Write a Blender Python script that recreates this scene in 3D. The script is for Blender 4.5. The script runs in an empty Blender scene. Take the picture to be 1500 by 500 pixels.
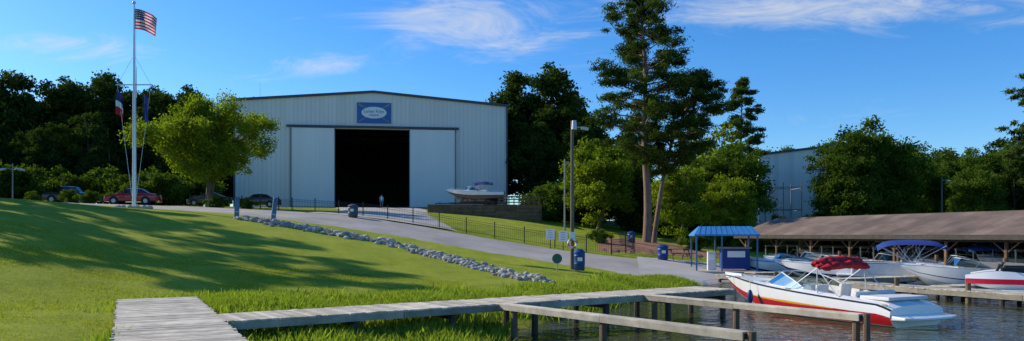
import bpy, math, random
import numpy as np
from mathutils import Vector, Matrix
random.seed(7); rng=np.random.default_rng(7)
scene=bpy.context.scene
COL=scene.collection
# ------------------------------------------------------------ materials
def nmat(name):
    m=bpy.data.materials.new(name); m.use_nodes=True
    nt=m.node_tree; nt.nodes.clear()
    out=nt.nodes.new('ShaderNodeOutputMaterial')
    return m,nt,out
def N(nt,t,**k):
    n=nt.nodes.new(t)
    for a,b in k.items(): setattr(n,a,b)
    return n
def math_(nt,op,a,b=None,c=None,clamp=False):
    n=N(nt,'ShaderNodeMath',operation=op); n.use_clamp=clamp
    for i,x in enumerate((a,b,c)):
        if x is None: continue
        if isinstance(x,(int,float)): n.inputs[i].default_value=x
        else: nt.links.new(x,n.inputs[i])
    return n.outputs[0]
def noise(nt,vec,scale,detail=4,rough=.55,dist=0):
    n=N(nt,'ShaderNodeTexNoise'); n.inputs['Scale'].default_value=scale
    n.inputs['Detail'].default_value=detail; n.inputs['Roughness'].default_value=rough
    n.inputs['Distortion'].default_value=dist
    nt.links.new(vec,n.inputs['Vector']); return n.outputs['Fac']
def ramp(nt,fac,stops,interp='LINEAR'):
    r=N(nt,'ShaderNodeValToRGB'); r.color_ramp.interpolation=interp
    e=r.color_ramp.elements
    while len(e)<len(stops): e.new(.5)
    for i,(p,c) in enumerate(stops):
        e[i].position=p; e[i].color=(c[0],c[1],c[2],1) if hasattr(c,'__len__') else (c,c,c,1)
    nt.links.new(fac,r.inputs[0]); return r.outputs[0]
def pmat(name,col,rough=.6,metal=0,var=.15,vs=2.,bump=0,bs=20,tint=False,spec=.4,coat=0,stretch=None,dirt=0):
    m,nt,out=nmat(name)
    b=N(nt,'ShaderNodeBsdfPrincipled'); nt.links.new(b.outputs[0],out.inputs[0])
    tc=N(nt,'ShaderNodeTexCoord').outputs['Object']
    if stretch:
        mp=N(nt,'ShaderNodeMapping'); mp.inputs['Scale'].default_value=stretch
        nt.links.new(tc,mp.inputs[0]); tc=mp.outputs[0]
    f=noise(nt,tc,vs,6,.6)
    mr=N(nt,'ShaderNodeMapRange'); mr.inputs[1].default_value=.3; mr.inputs[2].default_value=.7
    mr.inputs[3].default_value=1-var; mr.inputs[4].default_value=1+var; nt.links.new(f,mr.inputs[0])
    fac=mr.outputs[0]
    if tint:
        a=N(nt,'ShaderNodeAttribute',attribute_name='tint')
        fac=math_(nt,'MULTIPLY',fac,a.outputs['Fac'])
    if dirt:
        f2=noise(nt,tc,vs*.31+.2,5,.7)
        r=ramp(nt,f2,[(.4,1.),(.7,1-dirt)]); 
        fac=math_(nt,'MULTIPLY',fac,r)
    vm=N(nt,'ShaderNodeVectorMath',operation='SCALE'); vm.inputs[0].default_value=col[:3]
    nt.links.new(fac,vm.inputs['Scale']); nt.links.new(vm.outputs[0],b.inputs['Base Color'])
    b.inputs['Roughness'].default_value=rough; b.inputs['Metallic'].default_value=metal
    b.inputs['Specular IOR Level'].default_value=spec
    b.inputs['Coat Weight'].default_value=coat
    if bump:
        bn=N(nt,'ShaderNodeBump'); bn.inputs['Strength'].default_value=bump; bn.inputs['Distance'].default_value=.02
        nt.links.new(noise(nt,tc,bs,5),bn.inputs['Height']); nt.links.new(bn.outputs[0],b.inputs['Normal'])
    return m
def leafmat(name,dark,light,trans=.35,tcol=None):
    m,nt,out=nmat(name)
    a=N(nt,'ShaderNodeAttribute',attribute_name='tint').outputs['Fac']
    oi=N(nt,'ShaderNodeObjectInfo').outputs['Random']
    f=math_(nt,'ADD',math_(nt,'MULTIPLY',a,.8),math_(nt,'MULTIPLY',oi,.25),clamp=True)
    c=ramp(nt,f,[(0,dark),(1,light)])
    d=N(nt,'ShaderNodeBsdfDiffuse'); t=N(nt,'ShaderNodeBsdfTranslucent')
    nt.links.new(c,d.inputs[0])
    vm=N(nt,'ShaderNodeVectorMath',operation='MULTIPLY'); vm.inputs[1].default_value=(1.3,1.35,.5)
    nt.links.new(c,vm.inputs[0]); nt.links.new(vm.outputs[0],t.inputs[0])
    x=N(nt,'ShaderNodeMixShader'); x.inputs[0].default_value=trans
    nt.links.new(d.outputs[0],x.inputs[1]); nt.links.new(t.outputs[0],x.inputs[2])
    nt.links.new(x.outputs[0],out.inputs[0]); return m

M={}
M['wood']=pmat('weathered_wood',(.64,.56,.43),.85,var=.25,vs=3,bump=.4,bs=40,tint=True,dirt=.3)
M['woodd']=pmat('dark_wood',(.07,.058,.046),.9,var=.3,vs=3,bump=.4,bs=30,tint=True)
M['brownwood']=pmat('brown_wood',(.17,.11,.065),.85,var=.3,vs=2,bump=.3,bs=30,tint=True)
M['siding']=pmat('metal_siding',(.86,.80,.70),.5,var=.05,vs=.25,spec=.3,tint=True,stretch=(1,1,.15))
M['siding2']=pmat('door_siding',(.90,.85,.76),.5,var=.05,vs=.3,spec=.3,stretch=(1,1,.15))
M['trim']=pmat('dark_trim',(.06,.08,.10),.5,var=.1)
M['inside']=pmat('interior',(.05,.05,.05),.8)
M['steel']=pmat('galv_steel',(.45,.46,.47),.4,metal=.6,var=.1)
M['alu']=pmat('pole_metal',(.7,.71,.72),.35,metal=.3,var=.05)
M['grey']=pmat('pole_grey',(.28,.27,.25),.6,var=.1)
M['black']=pmat('black_metal',(.02,.02,.022),.5,var=.1)
M['rubber']=pmat('rubber',(.02,.02,.02),.8,var=.2)
M['white']=pmat('gelcoat_white',(.8,.8,.78),.18,var=.03,vs=1,coat=.5)
M['vinyl']=pmat('white_vinyl',(.72,.70,.66),.5,var=.08,vs=4)
M['tan']=pmat('tan_canvas',(.30,.27,.22),.8,var=.15,vs=4,bump=.4,bs=6)
M['red']=pmat('gelcoat_red',(.50,.010,.022),.18,var=.05,coat=.5)
M['redc']=pmat('red_canvas',(.42,.012,.02),.8,var=.2,vs=5,bump=.5,bs=8)
M['yellow']=pmat('stripe_yellow',(.70,.36,.03),.3,var=.05)
M['navy']=pmat('gelcoat_navy',(.015,.028,.09),.2,var=.05,coat=.3)
M['bluec']=pmat('blue_canvas',(.02,.05,.22),.75,var=.15,vs=3,bump=.3,bs=6)
M['blueroof']=pmat('blue_roof',(.05,.22,.48),.5,var=.12,vs=1)
M['bluebin']=pmat('blue_plastic',(.012,.055,.20),.45,var=.2)
M['bluesign']=pmat('sign_blue',(.03,.14,.38),.4,var=.05)
M['bluepost']=pmat('blue_post_paint',(.06,.16,.30),.6,var=.25,vs=6)
M['paper']=pmat('sign_white',(.88,.86,.8),.6,var=.04)
M['teal']=pmat('teal_disc',(.03,.12,.10),.5,var=.1)
M['orange']=pmat('ring_orange',(.65,.22,.15),.6,var=.1)
M['carred']=pmat('car_paint_red',(.30,.01,.015),.2,var=.03,coat=1)
M['cardark']=pmat('car_paint_dark',(.02,.022,.027),.25,var=.03,coat=1)
M['rock']=pmat('riprap_rock',(.42,.38,.31),.9,var=.3,vs=2.5,bump=.6,bs=10,tint=True)
M['roofbrown']=pmat('brown_roof',(.22,.155,.11),.7,var=.25,vs=.8,tint=True,dirt=.4)
M['bark']=pmat('bark',(.13,.095,.07),.95,var=.35,vs=4,bump=.8,bs=9,stretch=(1,1,.25))
M['barkpine']=pmat('pine_bark',(.20,.13,.095),.95,var=.35,vs=4,bump=.8,bs=9,stretch=(1,1,.25))
M['polewood']=pmat('pole_wood',(.16,.13,.10),.9,var=.25,vs=3,stretch=(1,1,.2))
M['asphalt']=pmat('road_surface',(.42,.375,.32),.9,var=.14,vs=.35,bump=.3,bs=12,dirt=.25)
M['concrete']=pmat('concrete',(.52,.47,.40),.9,var=.12,vs=.4,bump=.2,bs=10,dirt=.25)
M['mulch']=pmat('mulch',(.32,.15,.075),.95,var=.4,vs=1.5,bump=1,bs=8)
M['skin']=pmat('skin',(.50,.30,.22),.6,var=.05)
M['hair']=pmat('hair',(.04,.025,.015),.8,var=.1)
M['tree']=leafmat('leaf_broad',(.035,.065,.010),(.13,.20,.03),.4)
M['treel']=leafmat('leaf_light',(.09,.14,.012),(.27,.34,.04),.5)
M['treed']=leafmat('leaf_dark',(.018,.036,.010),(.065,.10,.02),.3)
M['needle']=leafmat('pine_needles',(.03,.052,.014),(.10,.145,.03),.3)
M['blade']=leafmat('grass_blade',(.22,.25,.02),(.40,.43,.05),.4)
M['reed']=leafmat('reed_blade',(.17,.24,.02),(.36,.44,.07),.4)
# glass
m,nt,out=nmat('glass_tinted')
tr=N(nt,'ShaderNodeBsdfTransparent'); tr.inputs[0].default_value=(.35,.45,.42,1)
gl=N(nt,'ShaderNodeBsdfGlossy'); gl.inputs['Roughness'].default_value=.03; gl.inputs[0].default_value=(.6,.7,.65,1)
fr=N(nt,'ShaderNodeFresnel'); fr.inputs[0].default_value=1.5
mx=N(nt,'ShaderNodeMixShader'); nt.links.new(fr.outputs[0],mx.inputs[0]); nt.links.new(tr.outputs[0],mx.inputs[1]); nt.links.new(gl.outputs[0],mx.inputs[2]); nt.links.new(mx.outputs[0],out.inputs[0])
M['glass']=m
M['carglass']=pmat('car_glass',(.015,.02,.025),.05,var=.02,spec=.8)
# ground
m,nt,out=nmat('grass_ground')
b=N(nt,'ShaderNodeBsdfPrincipled'); nt.links.new(b.outputs[0],out.inputs[0]); b.inputs['Roughness'].default_value=.95; b.inputs['Specular IOR Level'].default_value=.1
tc=N(nt,'ShaderNodeTexCoord').outputs['Object']
f1=noise(nt,tc,.14,4,.6); f2=noise(nt,tc,1.1,6,.65); f3=noise(nt,tc,7,6,.75)
f=math_(nt,'ADD',math_(nt,'MULTIPLY',f1,.40),math_(nt,'ADD',math_(nt,'MULTIPLY',f2,.28),math_(nt,'MULTIPLY',f3,.35)))
c=ramp(nt,f,[(.38,(.13,.155,.014)),(.47,(.245,.29,.022)),(.56,(.33,.37,.032)),(.68,(.48,.44,.09))])
sx=N(nt,'ShaderNodeSeparateXYZ'); nt.links.new(tc,sx.inputs[0])
mu=math_(nt,'MULTIPLY_ADD',sx.outputs[2],2.2,.65,clamp=True) # mud below the waterline
mc=N(nt,'ShaderNodeMixRGB'); mc.inputs[1].default_value=(.09,.075,.045,1); nt.links.new(c,mc.inputs[2]); nt.links.new(mu,mc.inputs[0])
fl=math_(nt,'MULTIPLY',math_(nt,'SUBTRACT',sx.outputs[1],98),.08,clamp=True)
mc2=N(nt,'ShaderNodeMixRGB'); nt.links.new(fl,mc2.inputs[0]); nt.links.new(mc.outputs[0],mc2.inputs[1]); mc2.inputs[2].default_value=(.05,.055,.025,1)
nt.links.new(mc2.outputs[0],b.inputs['Base Color'])
bn=N(nt,'ShaderNodeBump'); bn.inputs['Strength'].default_value=.8; bn.inputs['Distance'].default_value=.08
nt.links.new(noise(nt,tc,7,6,.8),bn.inputs['Height']); nt.links.new(bn.outputs[0],b.inputs['Normal'])
M['ground']=m
# water
m,nt,out=nmat('lake_water')
b=N(nt,'ShaderNodeBsdfPrincipled'); nt.links.new(b.outputs[0],out.inputs[0])
b.inputs['Base Color'].default_value=(.06,.06,.022,1); b.inputs['Roughness'].default_value=.04; b.inputs['IOR'].default_value=1.33; b.inputs['Specular IOR Level'].default_value=.5
tc=N(nt,'ShaderNodeTexCoord').outputs['Object']
mp=N(nt,'ShaderNodeMapping'); mp.inputs['Scale'].default_value=(1,1.5,1); mp.inputs['Rotation'].default_value=(0,0,.5); nt.links.new(tc,mp.inputs[0])
h=math_(nt,'ADD',math_(nt,'MULTIPLY',noise(nt,mp.outputs[0],1.0,2,.5,.5),1.),math_(nt,'MULTIPLY',noise(nt,mp.outputs[0],3.4,2,.5,.8),.3))
bn=N(nt,'ShaderNodeBump'); bn.inputs['Strength'].default_value=1.; bn.inputs['Distance'].default_value=.13
nt.links.new(h,bn.inputs['Height']); nt.links.new(bn.outputs[0],b.inputs['Normal'])
M['water']=m

# ------------------------------------------------------------ mesh builder
class MB:
    def __init__(s): s.v=[];s.f=[];s.m=[];s.t=[]
    def add(s,vs,fs,mat=0,tint=1.):
        o=len(s.v); s.v+= [tuple(p) for p in vs]
        for f in fs: s.f.append(tuple(i+o for i in f)); s.m.append(mat); s.t.append(tint)
    def box(s,c,d,mat=0,rz=0,tint=1.,ry=0,taper=1.):
        x,y,z=[k/2 for k in d]; R=Matrix.Rotation(rz,3,'Z')@Matrix.Rotation(ry,3,'Y')
        vs=[]
        for dz in (-1,1):
            t=taper if dz>0 else 1
            for dx,dy in ((-1,-1),(1,-1),(1,1),(-1,1)):
                vs.append(R@Vector((dx*x*t,dy*y*t,dz*z))+Vector(c))
        s.add(vs,[(3,2,1,0),(4,5,6,7),(0,1,5,4),(1,2,6,5),(2,3,7,6),(3,0,4,7)],mat,tint)
    def cyl(s,p0,p1,r0,r1=None,n=8,mat=0,tint=1.,cap=True):
        r1=r0 if r1 is None else r1
        p0=Vector(p0);p1=Vector(p1); d=(p1-p0)
        if d.length<1e-6: return
        d.normalize(); a=d.orthogonal().normalized(); b=d.cross(a)
        vs=[]
        for p,r in ((p0,r0),(p1,r1)):
            for i in range(n):
                t=2*math.pi*i/n; vs.append(p+(a*math.cos(t)+b*math.sin(t))*r)
        fs=[(i,(i+1)%n,n+(i+1)%n,n+i) for i in range(n)]
        if cap: fs+=[tuple(range(n-1,-1,-1)),tuple(range(n,2*n))]
        s.add(vs,fs,mat,tint)
    def tube(s,pts,r,n=6,mat=0):
        for i in range(len(pts)-1): s.cyl(pts[i],pts[i+1],r,r,n,mat)
    def rings(s,R,mat=0,closed=True,cap=False,matf=None):
        n=len(R[0]); o=len(s.v)
        for r in R: s.v+=[tuple(p) for p in r]
        for i in range(len(R)-1):
            for j in range(n if closed else n-1):
                k=(j+1)%n
                s.f.append((o+i*n+j,o+i*n+k,o+(i+1)*n+k,o+(i+1)*n+j)); s.m.append(matf(i,j) if matf else mat); s.t.append(1.)
        if cap:
            s.f.append(tuple(o+j for j in range(n-1,-1,-1))); s.m.append(matf(0,0) if matf else mat); s.t.append(1.)
            s.f.append(tuple(o+(len(R)-1)*n+j for j in range(n))); s.m.append(matf(len(R)-2,0) if matf else mat); s.t.append(1.)
    def ell(s,c,r,mat=0,nu=12,nv=8,rz=0):
        R=[]
        for i in range(nv+1):
            a=math.pi*i/nv
            ring=[]
            for j in range(nu):
                t=2*math.pi*j/nu; x=r[0]*math.sin(a)*math.cos(t); y=r[1]*math.sin(a)*math.sin(t)
                ring.append((c[0]+x*math.cos(rz)-y*math.sin(rz),c[1]+x*math.sin(rz)+y*math.cos(rz),c[2]-r[2]*math.cos(a)))
            R.append(ring)
        s.rings(R,mat)
    def obj(s,name,mats,parent=None,smooth=False,bevel=0,loc=None,rz=None):
        me=bpy.data.meshes.new(name); me.from_pydata(s.v,[],s.f)
        for mm in mats: me.materials.append(M[mm] if isinstance(mm,str) else mm)
        me.polygons.foreach_set('material_index',np.array(s.m,dtype=np.int32))
        at=me.attributes.new('tint','FLOAT','FACE'); at.data.foreach_set('value',np.array(s.t,dtype=np.float32))
        if smooth: me.polygons.foreach_set('use_smooth',np.ones(len(s.f),dtype=bool))
        me.update()
        o=bpy.data.objects.new(name,me); COL.objects.link(o)
        if parent: o.parent=parent
        if loc is not None: o.location=loc
        if rz is not None: o.rotation_euler=(0,0,rz)
        if bevel:
            bm=o.modifiers.new('bevel','BEVEL'); bm.width=bevel; bm.segments=2; bm.limit_method='ANGLE'
        if smooth:
            try:
                with bpy.context.temp_override(object=o,active_object=o,selected_objects=[o],selected_editable_objects=[o]):
                    bpy.ops.object.shade_smooth_by_angle(angle=math.radians(35))
            except Exception: pass
        return o
def group(name,loc=(0,0,0),rz=0):
    e=bpy.data.objects.new(name,None); e.empty_display_size=.5; COL.objects.link(e); e.location=loc; e.rotation_euler=(0,0,rz); return e

# ------------------------------------------------------------ terrain
CP=[
(-4.2,11,.02),(-3.6,14,0),(-2.6,17,.0),(-.8,19.5,0),(1.2,23,0),(4,29.5,0),(7,36,.1),(10,40,0),(14,45.5,0),(18,54,0),(25,67,0),(45,67,0),(80,62,0),
(2,12,-1),(5,20,-1.1),(8,28,-1.2),(14,36,-1.3),(22,46,-1.5),(30,55,-1.3),(60,45,-1.6),(0,0,-1),(20,0,-2),(60,0,-2),(35,63,-.7),(0,-30,-2),(100,30,-2),
(-6.5,9,.5),(-8.8,12.6,.78),(-10.2,17,.78),(-6.5,14,.25),(-7.5,17,.45),(-9.5,22,.75),(-5,21.5,.4),(-2,23,.35),(-14,12,1.),(-14,20,1.1),(-22,14,1.6),(-35,14,2.4),
(-17.3,25,2.2),(-24.2,35,3.75),(-31.2,45,5.),(-38,55,5.3),
(-28.4,56,4.75),(-20.3,40,3.0),(-15.2,30,1.7),
(-16.8,52,3.8),(-12.9,40,2.1),(-9.7,30,1.1),
(-6.9,50,2.5),(-6.4,46,1.95),(-5,36,1.),(-3.7,27,.5),
(2.1,45,1.04),(1.8,40,.75),(1.5,33,.35),(7.8,40,.23),
(-31,66,5.26),(-11.6,60,4.1),(-2.6,56,2.6),(5.4,53,1.38),(12,52,.75),(17,58,.7),
(-9,75,4.8),(2.8,75,3.5),(0,95,5.6),(9.7,70,2.4),(12.4,68,2.0),(14,85,2.7),(-20,80,5.4),(-18,90,5.95),(-37,75,5.7),
(-39.5,105,6.7),(-20,107,6.65),(-18,100,6.35),(-1,110,6.6),(-20,140,6.7),(8,110,5.),(28,84,1.5),(28,74,.9),(45,80,1.5),(90,80,1.8),(30,110,3.5),(60,115,3),(0,140,6.5),(60,150,4),(-60,110,7.),(-60,60,5.4),(-60,35,4.),(-60,15,3),(-90,90,7),(-90,40,5),(-60,150,7),(-12,95,6.1),
]
CP=np.array(CP,float); CC=3.0
def _phi(d2): return np.sqrt(d2+CC*CC)
d2=((CP[:,None,:2]-CP[None,:,:2])**2).sum(-1); n=len(CP)
A=np.zeros((n+1,n+1)); A[:n,:n]=_phi(d2)-np.eye(n)*.25; A[:n,n]=1;A[n,:n]=1
W=np.linalg.solve(A,np.append(CP[:,2],0))
def sst(a,b,x): t=np.clip((x-a)/(b-a),0,1); return t*t*(3-2*t)
def TT(x,y):
    x=np.asarray(x,float);y=np.asarray(y,float); sh=x.shape; x=x.ravel();y=y.ravel()
    z=np.empty(len(x))
    for i in range(0,len(x),20000):
        d=(x[i:i+20000,None]-CP[None,:,0])**2+(y[i:i+20000,None]-CP[None,:,1])**2
        z[i:i+20000]=_phi(d)@W[:n]+W[n]
    w=sst(95,170,np.hypot(x,y-60))
    far=-2+8*sst(-12,14,np.maximum(y-80,-x-10))
    z=np.clip(z,-3,9)*(1-w)+far*w
    return z.reshape(sh)
def T(x,y): return float(TT(np.array([x]),np.array([y]))[0])
def gridobj(name,X,Y,Z,mat,smooth=True):
    ny,nx=X.shape
    me=bpy.data.meshes.new(name)
    v=np.stack([X,Y,Z],-1).reshape(-1,3)
    idx=np.arange(nx*ny).reshape(ny,nx)
    q=np.stack([idx[:-1,:-1],idx[:-1,1:],idx[1:,1:],idx[1:,:-1]],-1).reshape(-1,4)
    me.vertices.add(len(v)); me.vertices.foreach_set('co',v.ravel())
    me.loops.add(q.size); me.loops.foreach_set('vertex_index',q.ravel().astype(np.int32))
    me.polygons.add(len(q)); me.polygons.foreach_set('loop_start',np.arange(0,q.size,4,dtype=np.int32))
    me.update(calc_edges=True); me.validate()
    if smooth: me.polygons.foreach_set('use_smooth',np.ones(len(q),dtype=bool))
    me.materials.append(M[mat]); o=bpy.data.objects.new(name,me); COL.objects.link(o); return o
def axis(lo,a,b,hi,st):
    mid=np.arange(a,b+.01,st); L=[];x=a;s=st
    while x>lo: s*=1.3; x-=s; L.append(x)
    R=[];x=b;s=st
    while x<hi: s*=1.3; x+=s; R.append(x)
    return np.array(L[::-1]+list(mid)+R)
xs=axis(-1500,-60,60,1500,.7); ys=axis(-1000,2,115,2000,.7)
GX,GY=np.meshgrid(xs,ys); GZ=TT(GX,GY)
GZ+=.03*np.sin(GX*1.3+np.sin(GY*.9)*2)*np.cos(GY*1.1+GX*.4)*(GY<45)
gridobj('ground',GX,GY,GZ,'ground')
wx=np.linspace(-25,1500,12);wy=np.linspace(-1000,82,12)
WX,WY=np.meshgrid(wx,wy); gridobj('water',WX,WY,WX*0,'water')
def resample(P,k):
    P=np.array(P,float); d=np.r_[0,np.cumsum(np.hypot(*np.diff(P,axis=0).T))]; t=np.linspace(0,d[-1],k)
    x=np.interp(t,d,P[:,0]); y=np.interp(t,d,P[:,1])
    ker=np.ones(9)/9
    if k>40:
        xp=np.pad(x,4,'edge');yp=np.pad(y,4,'edge'); x2=np.convolve(xp,ker,'valid');y2=np.convolve(yp,ker,'valid')
        x2[0],x2[-1],y2[0],y2[-1]=x[0],x[-1],y[0],y[-1]; x,y=x2,y2
    return x,y
def strip(name,Aa,Bb,mat,k=120,m=14,off=.07,wob=.12):
    ax,ay=resample(Aa,k); bx,by=resample(Bb,k)
    w=wob*np.sin(np.arange(k)*.9)+wob*np.sin(np.arange(k)*2.3+1)
    ay=ay+w; by=by-w[::-1]
    t=np.linspace(0,1,m)[:,None]
    X=ax*(1-t)+bx*t; Y=ay*(1-t)+by*t; Z=TT(X,Y)+off
    Z[0]-=.12; Z[-1]-=.12
    return gridobj(name,X,Y,Z,mat)
strip('road',[(-90,66),(-50,60.5),(-27.5,57),(-16.8,52.5),(-6.9,50),(2.3,45.6),(7.6,40.6),(9.6,39)],
             [(-90,80),(-50,76),(-31,70),(-21,64.5),(-11.6,60),(-2.6,56),(5.4,53),(14,50.5)],'asphalt',k=160)
strip('boat_ramp_pad',[(7.2,41.5),(9.5,39.2),(12.2,41),(14.2,44)],[(9,53.5),(13,54.5),(17,56),(19.5,56)],'concrete',off=.10,k=50)
strip('driveway',[(-25.8,107.3),(-23,95),(-18.5,80),(-17,70),(-18,61.5)],[(-14.8,108.4),(-11,95),(-9,80),(-7.5,70),(-4,57.5)],'concrete',off=.10,k=60)
strip('mulch_bed',[(6.5,55),(10,56),(14,57),(17.5,60)],[(7.5,66),(11,72),(15,73),(20,68)],'mulch',off=.09,k=60,wob=.5)

# ------------------------------------------------------------ foliage
def leafmesh(name,P,S,tint,mats,wood=None,asp=.55,up=.0):
    k=len(P)
    a=rng.normal(size=(k,3)); a/=np.linalg.norm(a,axis=1)[:,None]
    b=rng.normal(size=(k,3)); b[:,:]-= (b*a).sum(1)[:,None]*a; b/=np.linalg.norm(b,axis=1)[:,None]
    S=S[:,None]
    V=np.stack([P+a*S,P+b*S*asp,P-a*S,P-b*S*asp],1).reshape(-1,3)
    nl=k*4; loops=np.arange(nl); starts=np.arange(0,nl,4); mi=np.zeros(k,int); tt=tint
    if wood is not None and wood.v:
        wv=np.array([tuple(q) for q in wood.v]); V=np.vstack([V,wv])
        wl=[];ws=[];c=nl
        for f in wood.f: ws.append(c); wl+= [i+nl for i in f]; c+=len(f)
        loops=np.r_[loops,np.array(wl)]; starts=np.r_[starts,np.array(ws)]; mi=np.r_[mi,np.ones(len(ws),int)]; tt=np.r_[tint,np.ones(len(ws))]
    me=bpy.data.meshes.new(name)
    me.vertices.add(len(V)); me.vertices.foreach_set('co',V.ravel())
    me.loops.add(len(loops)); me.loops.foreach_set('vertex_index',loops.astype(np.int32))
    me.polygons.add(len(starts)); me.polygons.foreach_set('loop_start',starts.astype(np.int32))
    me.update(calc_edges=True)
    for mm in mats: me.materials.append(M[mm])
    me.polygons.foreach_set('material_index',mi.astype(np.int32))
    at=me.attributes.new('tint','FLOAT','FACE'); at.data.foreach_set('value',tt.astype(np.float32))
    return me
def clump_leaves(C,nleaf,size,shell=2.2):
    C=np.array(C); w=C[:,3]**2; w/=w.sum(); idx=rng.choice(len(C),nleaf,p=w)
    d=rng.normal(size=(nleaf,3)); d/=np.linalg.norm(d,axis=1)[:,None]
    r=rng.random(nleaf)**(1/shell)*(1+.22*rng.normal(size=nleaf))
    P=C[idx,:3]+d*(C[idx,3]*r)[:,None]*np.c_[np.ones(nleaf),np.ones(nleaf),C[idx,4]]
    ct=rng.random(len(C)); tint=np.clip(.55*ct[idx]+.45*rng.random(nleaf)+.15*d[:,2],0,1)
    S=size*(.6+.8*rng.random(nleaf))
    return P,S,tint
def limb(mb,p0,p1,r0,r1,bend=.12,k=4):
    p0=np.array(p0,float);p1=np.array(p1,float); L=np.linalg.norm(p1-p0); off=rng.normal(size=3)*bend*L; off[2]=abs(off[2])*.3
    pr=p0
    for i in range(1,k+1):
        t=i/k; q=p0*(1-t)+p1*t+off*math.sin(math.pi*t)*.5
        mb.cyl(pr,q,r0+(r1-r0)*(i-1)/k,r0+(r1-r0)*t,6,0,cap=False); pr=q
def dec(name,h,w,base,ncl,nleaf,size,mats,lob=.3,cr=.17,trunk=.25,trunks=1):
    C=[]; cz=(h+base)/2; rz=(h-base)/2; ph=rng.random(4)*6.28
    while len(C)<ncl:
        d=rng.normal(size=3); d/=np.linalg.norm(d); r=rng.random()**.42
        a=math.atan2(d[1],d[0]); k=1+lob*math.sin(2*a+ph[0]+2*d[2])*.5+lob*.5*math.sin(3*a+ph[1])+lob*.6*math.sin(4*d[2]+ph[2])
        x=d[0]*r*w/2*k*.86; y=d[1]*r*w/2*k*.86; z=cz+d[2]*r*rz*.88*(1 if d[2]<0 else .85+.3*k*.5)
        if z<base+.3: continue
        C.append((x,y,z,w*cr*(.5+.8*rng.random()),.75))
    mb=MB()
    for q in range(trunks):
        ox,oy=(rng.normal(size=2)*.25 if trunks>1 else (0,0)); tx,ty=(rng.normal(size=2)*w*.08)
        fork=base+.25*(h-base)
        limb(mb,(ox,oy,-.4),(tx,ty,fork),trunk,trunk*.7,.04)
        limb(mb,(tx,ty,fork),(tx*1.3,ty*1.3,h*.88),trunk*.68,.04,.06,5)
        for c in [C[i] for i in rng.choice(len(C),min(len(C),14),replace=False)]:
            zz=fork*.8+max(0,c[2]-fork)*.35
            limb(mb,(tx,ty,min(zz,c[2])),c[:3],trunk*.35,.03,.12,3)
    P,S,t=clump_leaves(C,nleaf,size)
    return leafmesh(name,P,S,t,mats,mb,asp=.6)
def pine(name,h,w,cb,nb,nleaf,size,mats,lean=(0,0),top=.25,tr=.32,cl=.85,gap=.12):
    C=[];mb=MB()
    kx=lambda z:lean[0]*(max(z,0)/h)**1.8+.12*math.sin(z*.5); ky=lambda z:lean[1]*(max(z,0)/h)**1.8+.1*math.cos(z*.45)
    zs=np.linspace(-.4,h*.97,14)
    for a,b in zip(zs[:-1],zs[1:]):
        ra=tr*(1-.85*max(a,0)/h); rb=tr*(1-.85*b/h)
        mb.cyl((kx(a),ky(a),a),(kx(b),ky(b),b),ra,rb,9,0,cap=False)
    for i in range(nb):
        t=(i+rng.random())/nb; z=cb+(h-cb)*t; a=i*2.4+rng.normal()*.5
        prof=(math.sin(math.pi*min(1,(.18+.82*t)))**.7)*(1-top)+top*(1-t)
        L=w/2*prof*(.5+.7*rng.random()); 
        if rng.random()<gap: L*=.35
        x0,y0=kx(z),ky(z); rise=L*(.1+.35*t)
        e=(x0+math.cos(a)*L,y0+math.sin(a)*L,z+rise)
        limb(mb,(x0,y0,z),e,.04+.06*(1-t)*tr/.3,.02,.1,4)
        m_=max(2,int(L/.8))
        for j in range(m_):
            f=.4+.6*(j+1)/m_
            q=(x0+(e[0]-x0)*f+rng.normal()*.35,y0+(e[1]-y0)*f+rng.normal()*.35,z+rise*f+rng.normal()*.25+.15)
            C.append((*q,cl*(.5+.7*rng.random()),.5))
    C.append((kx(h),ky(h),h-.3,.7,1.2))
    P,S,t=clump_leaves(C,nleaf,size,1.6)
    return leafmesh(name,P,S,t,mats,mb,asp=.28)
def place(name,me,x,y,s=1,rz=0,sz=1,parent=None,dz=-.05):
    o=bpy.data.objects.new(name,me); COL.objects.link(o); o.location=(x,y,T(x,y)+dz); o.scale=(s,s,s*sz); o.rotation_euler=(0,0,rz)
    if parent: o.parent=parent
    return o
dA=dec('broadleaf_a',16,12,1.5,150,26000,.19,['tree','bark'],cr=.12)
dB=dec('broadleaf_b',16,10,1.0,140,24000,.19,['tree','bark'],lob=.45,cr=.12)
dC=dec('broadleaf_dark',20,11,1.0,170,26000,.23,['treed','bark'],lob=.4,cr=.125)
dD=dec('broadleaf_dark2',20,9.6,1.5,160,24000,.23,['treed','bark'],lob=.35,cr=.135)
dL=dec('leafy_light',10,8,.6,110,20000,.14,['treel','bark'],lob=.4,cr=.12)
bushm=dec('bush',3,3.6,.1,30,8000,.10,['tree','bark'],lob=.4,trunk=.05)
pA=pine('pine_a',22,8,7,60,20000,.26,['needle','barkpine'])
pB=pine('pine_b',24,7,9,60,20000,.26,['needle','barkpine'],lean=(.8,0))
pS=pine('pine_open',17,9,6,26,9000,.24,['needle','barkpine'],tr=.3,cl=.8)
heroL=dec('shade_tree_mesh',11.9,12.8,1.9,230,60000,.115,['treel','bark'],lob=.40,cr=.08,trunk=.2,trunks=3)
heroP=pine('tall_pine_mesh',23.2,11.0,7.2,82,64000,.155,['needle','barkpine'],lean=(-.5,0),tr=.42,cl=.90,gap=.2,top=.15)
heroP2=pine('second_pine_mesh',15.8,8.0,6.5,42,34000,.155,['needle','barkpine'],lean=(4.6,.5),tr=.26,cl=.90,gap=.15)
place('shade_tree',heroL,-31.2,76,1,.6)
place('pine_tree',heroP,12.4,68,1,0)
place('pine_tree',heroP2,13.3,69.2,1,0)
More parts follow.
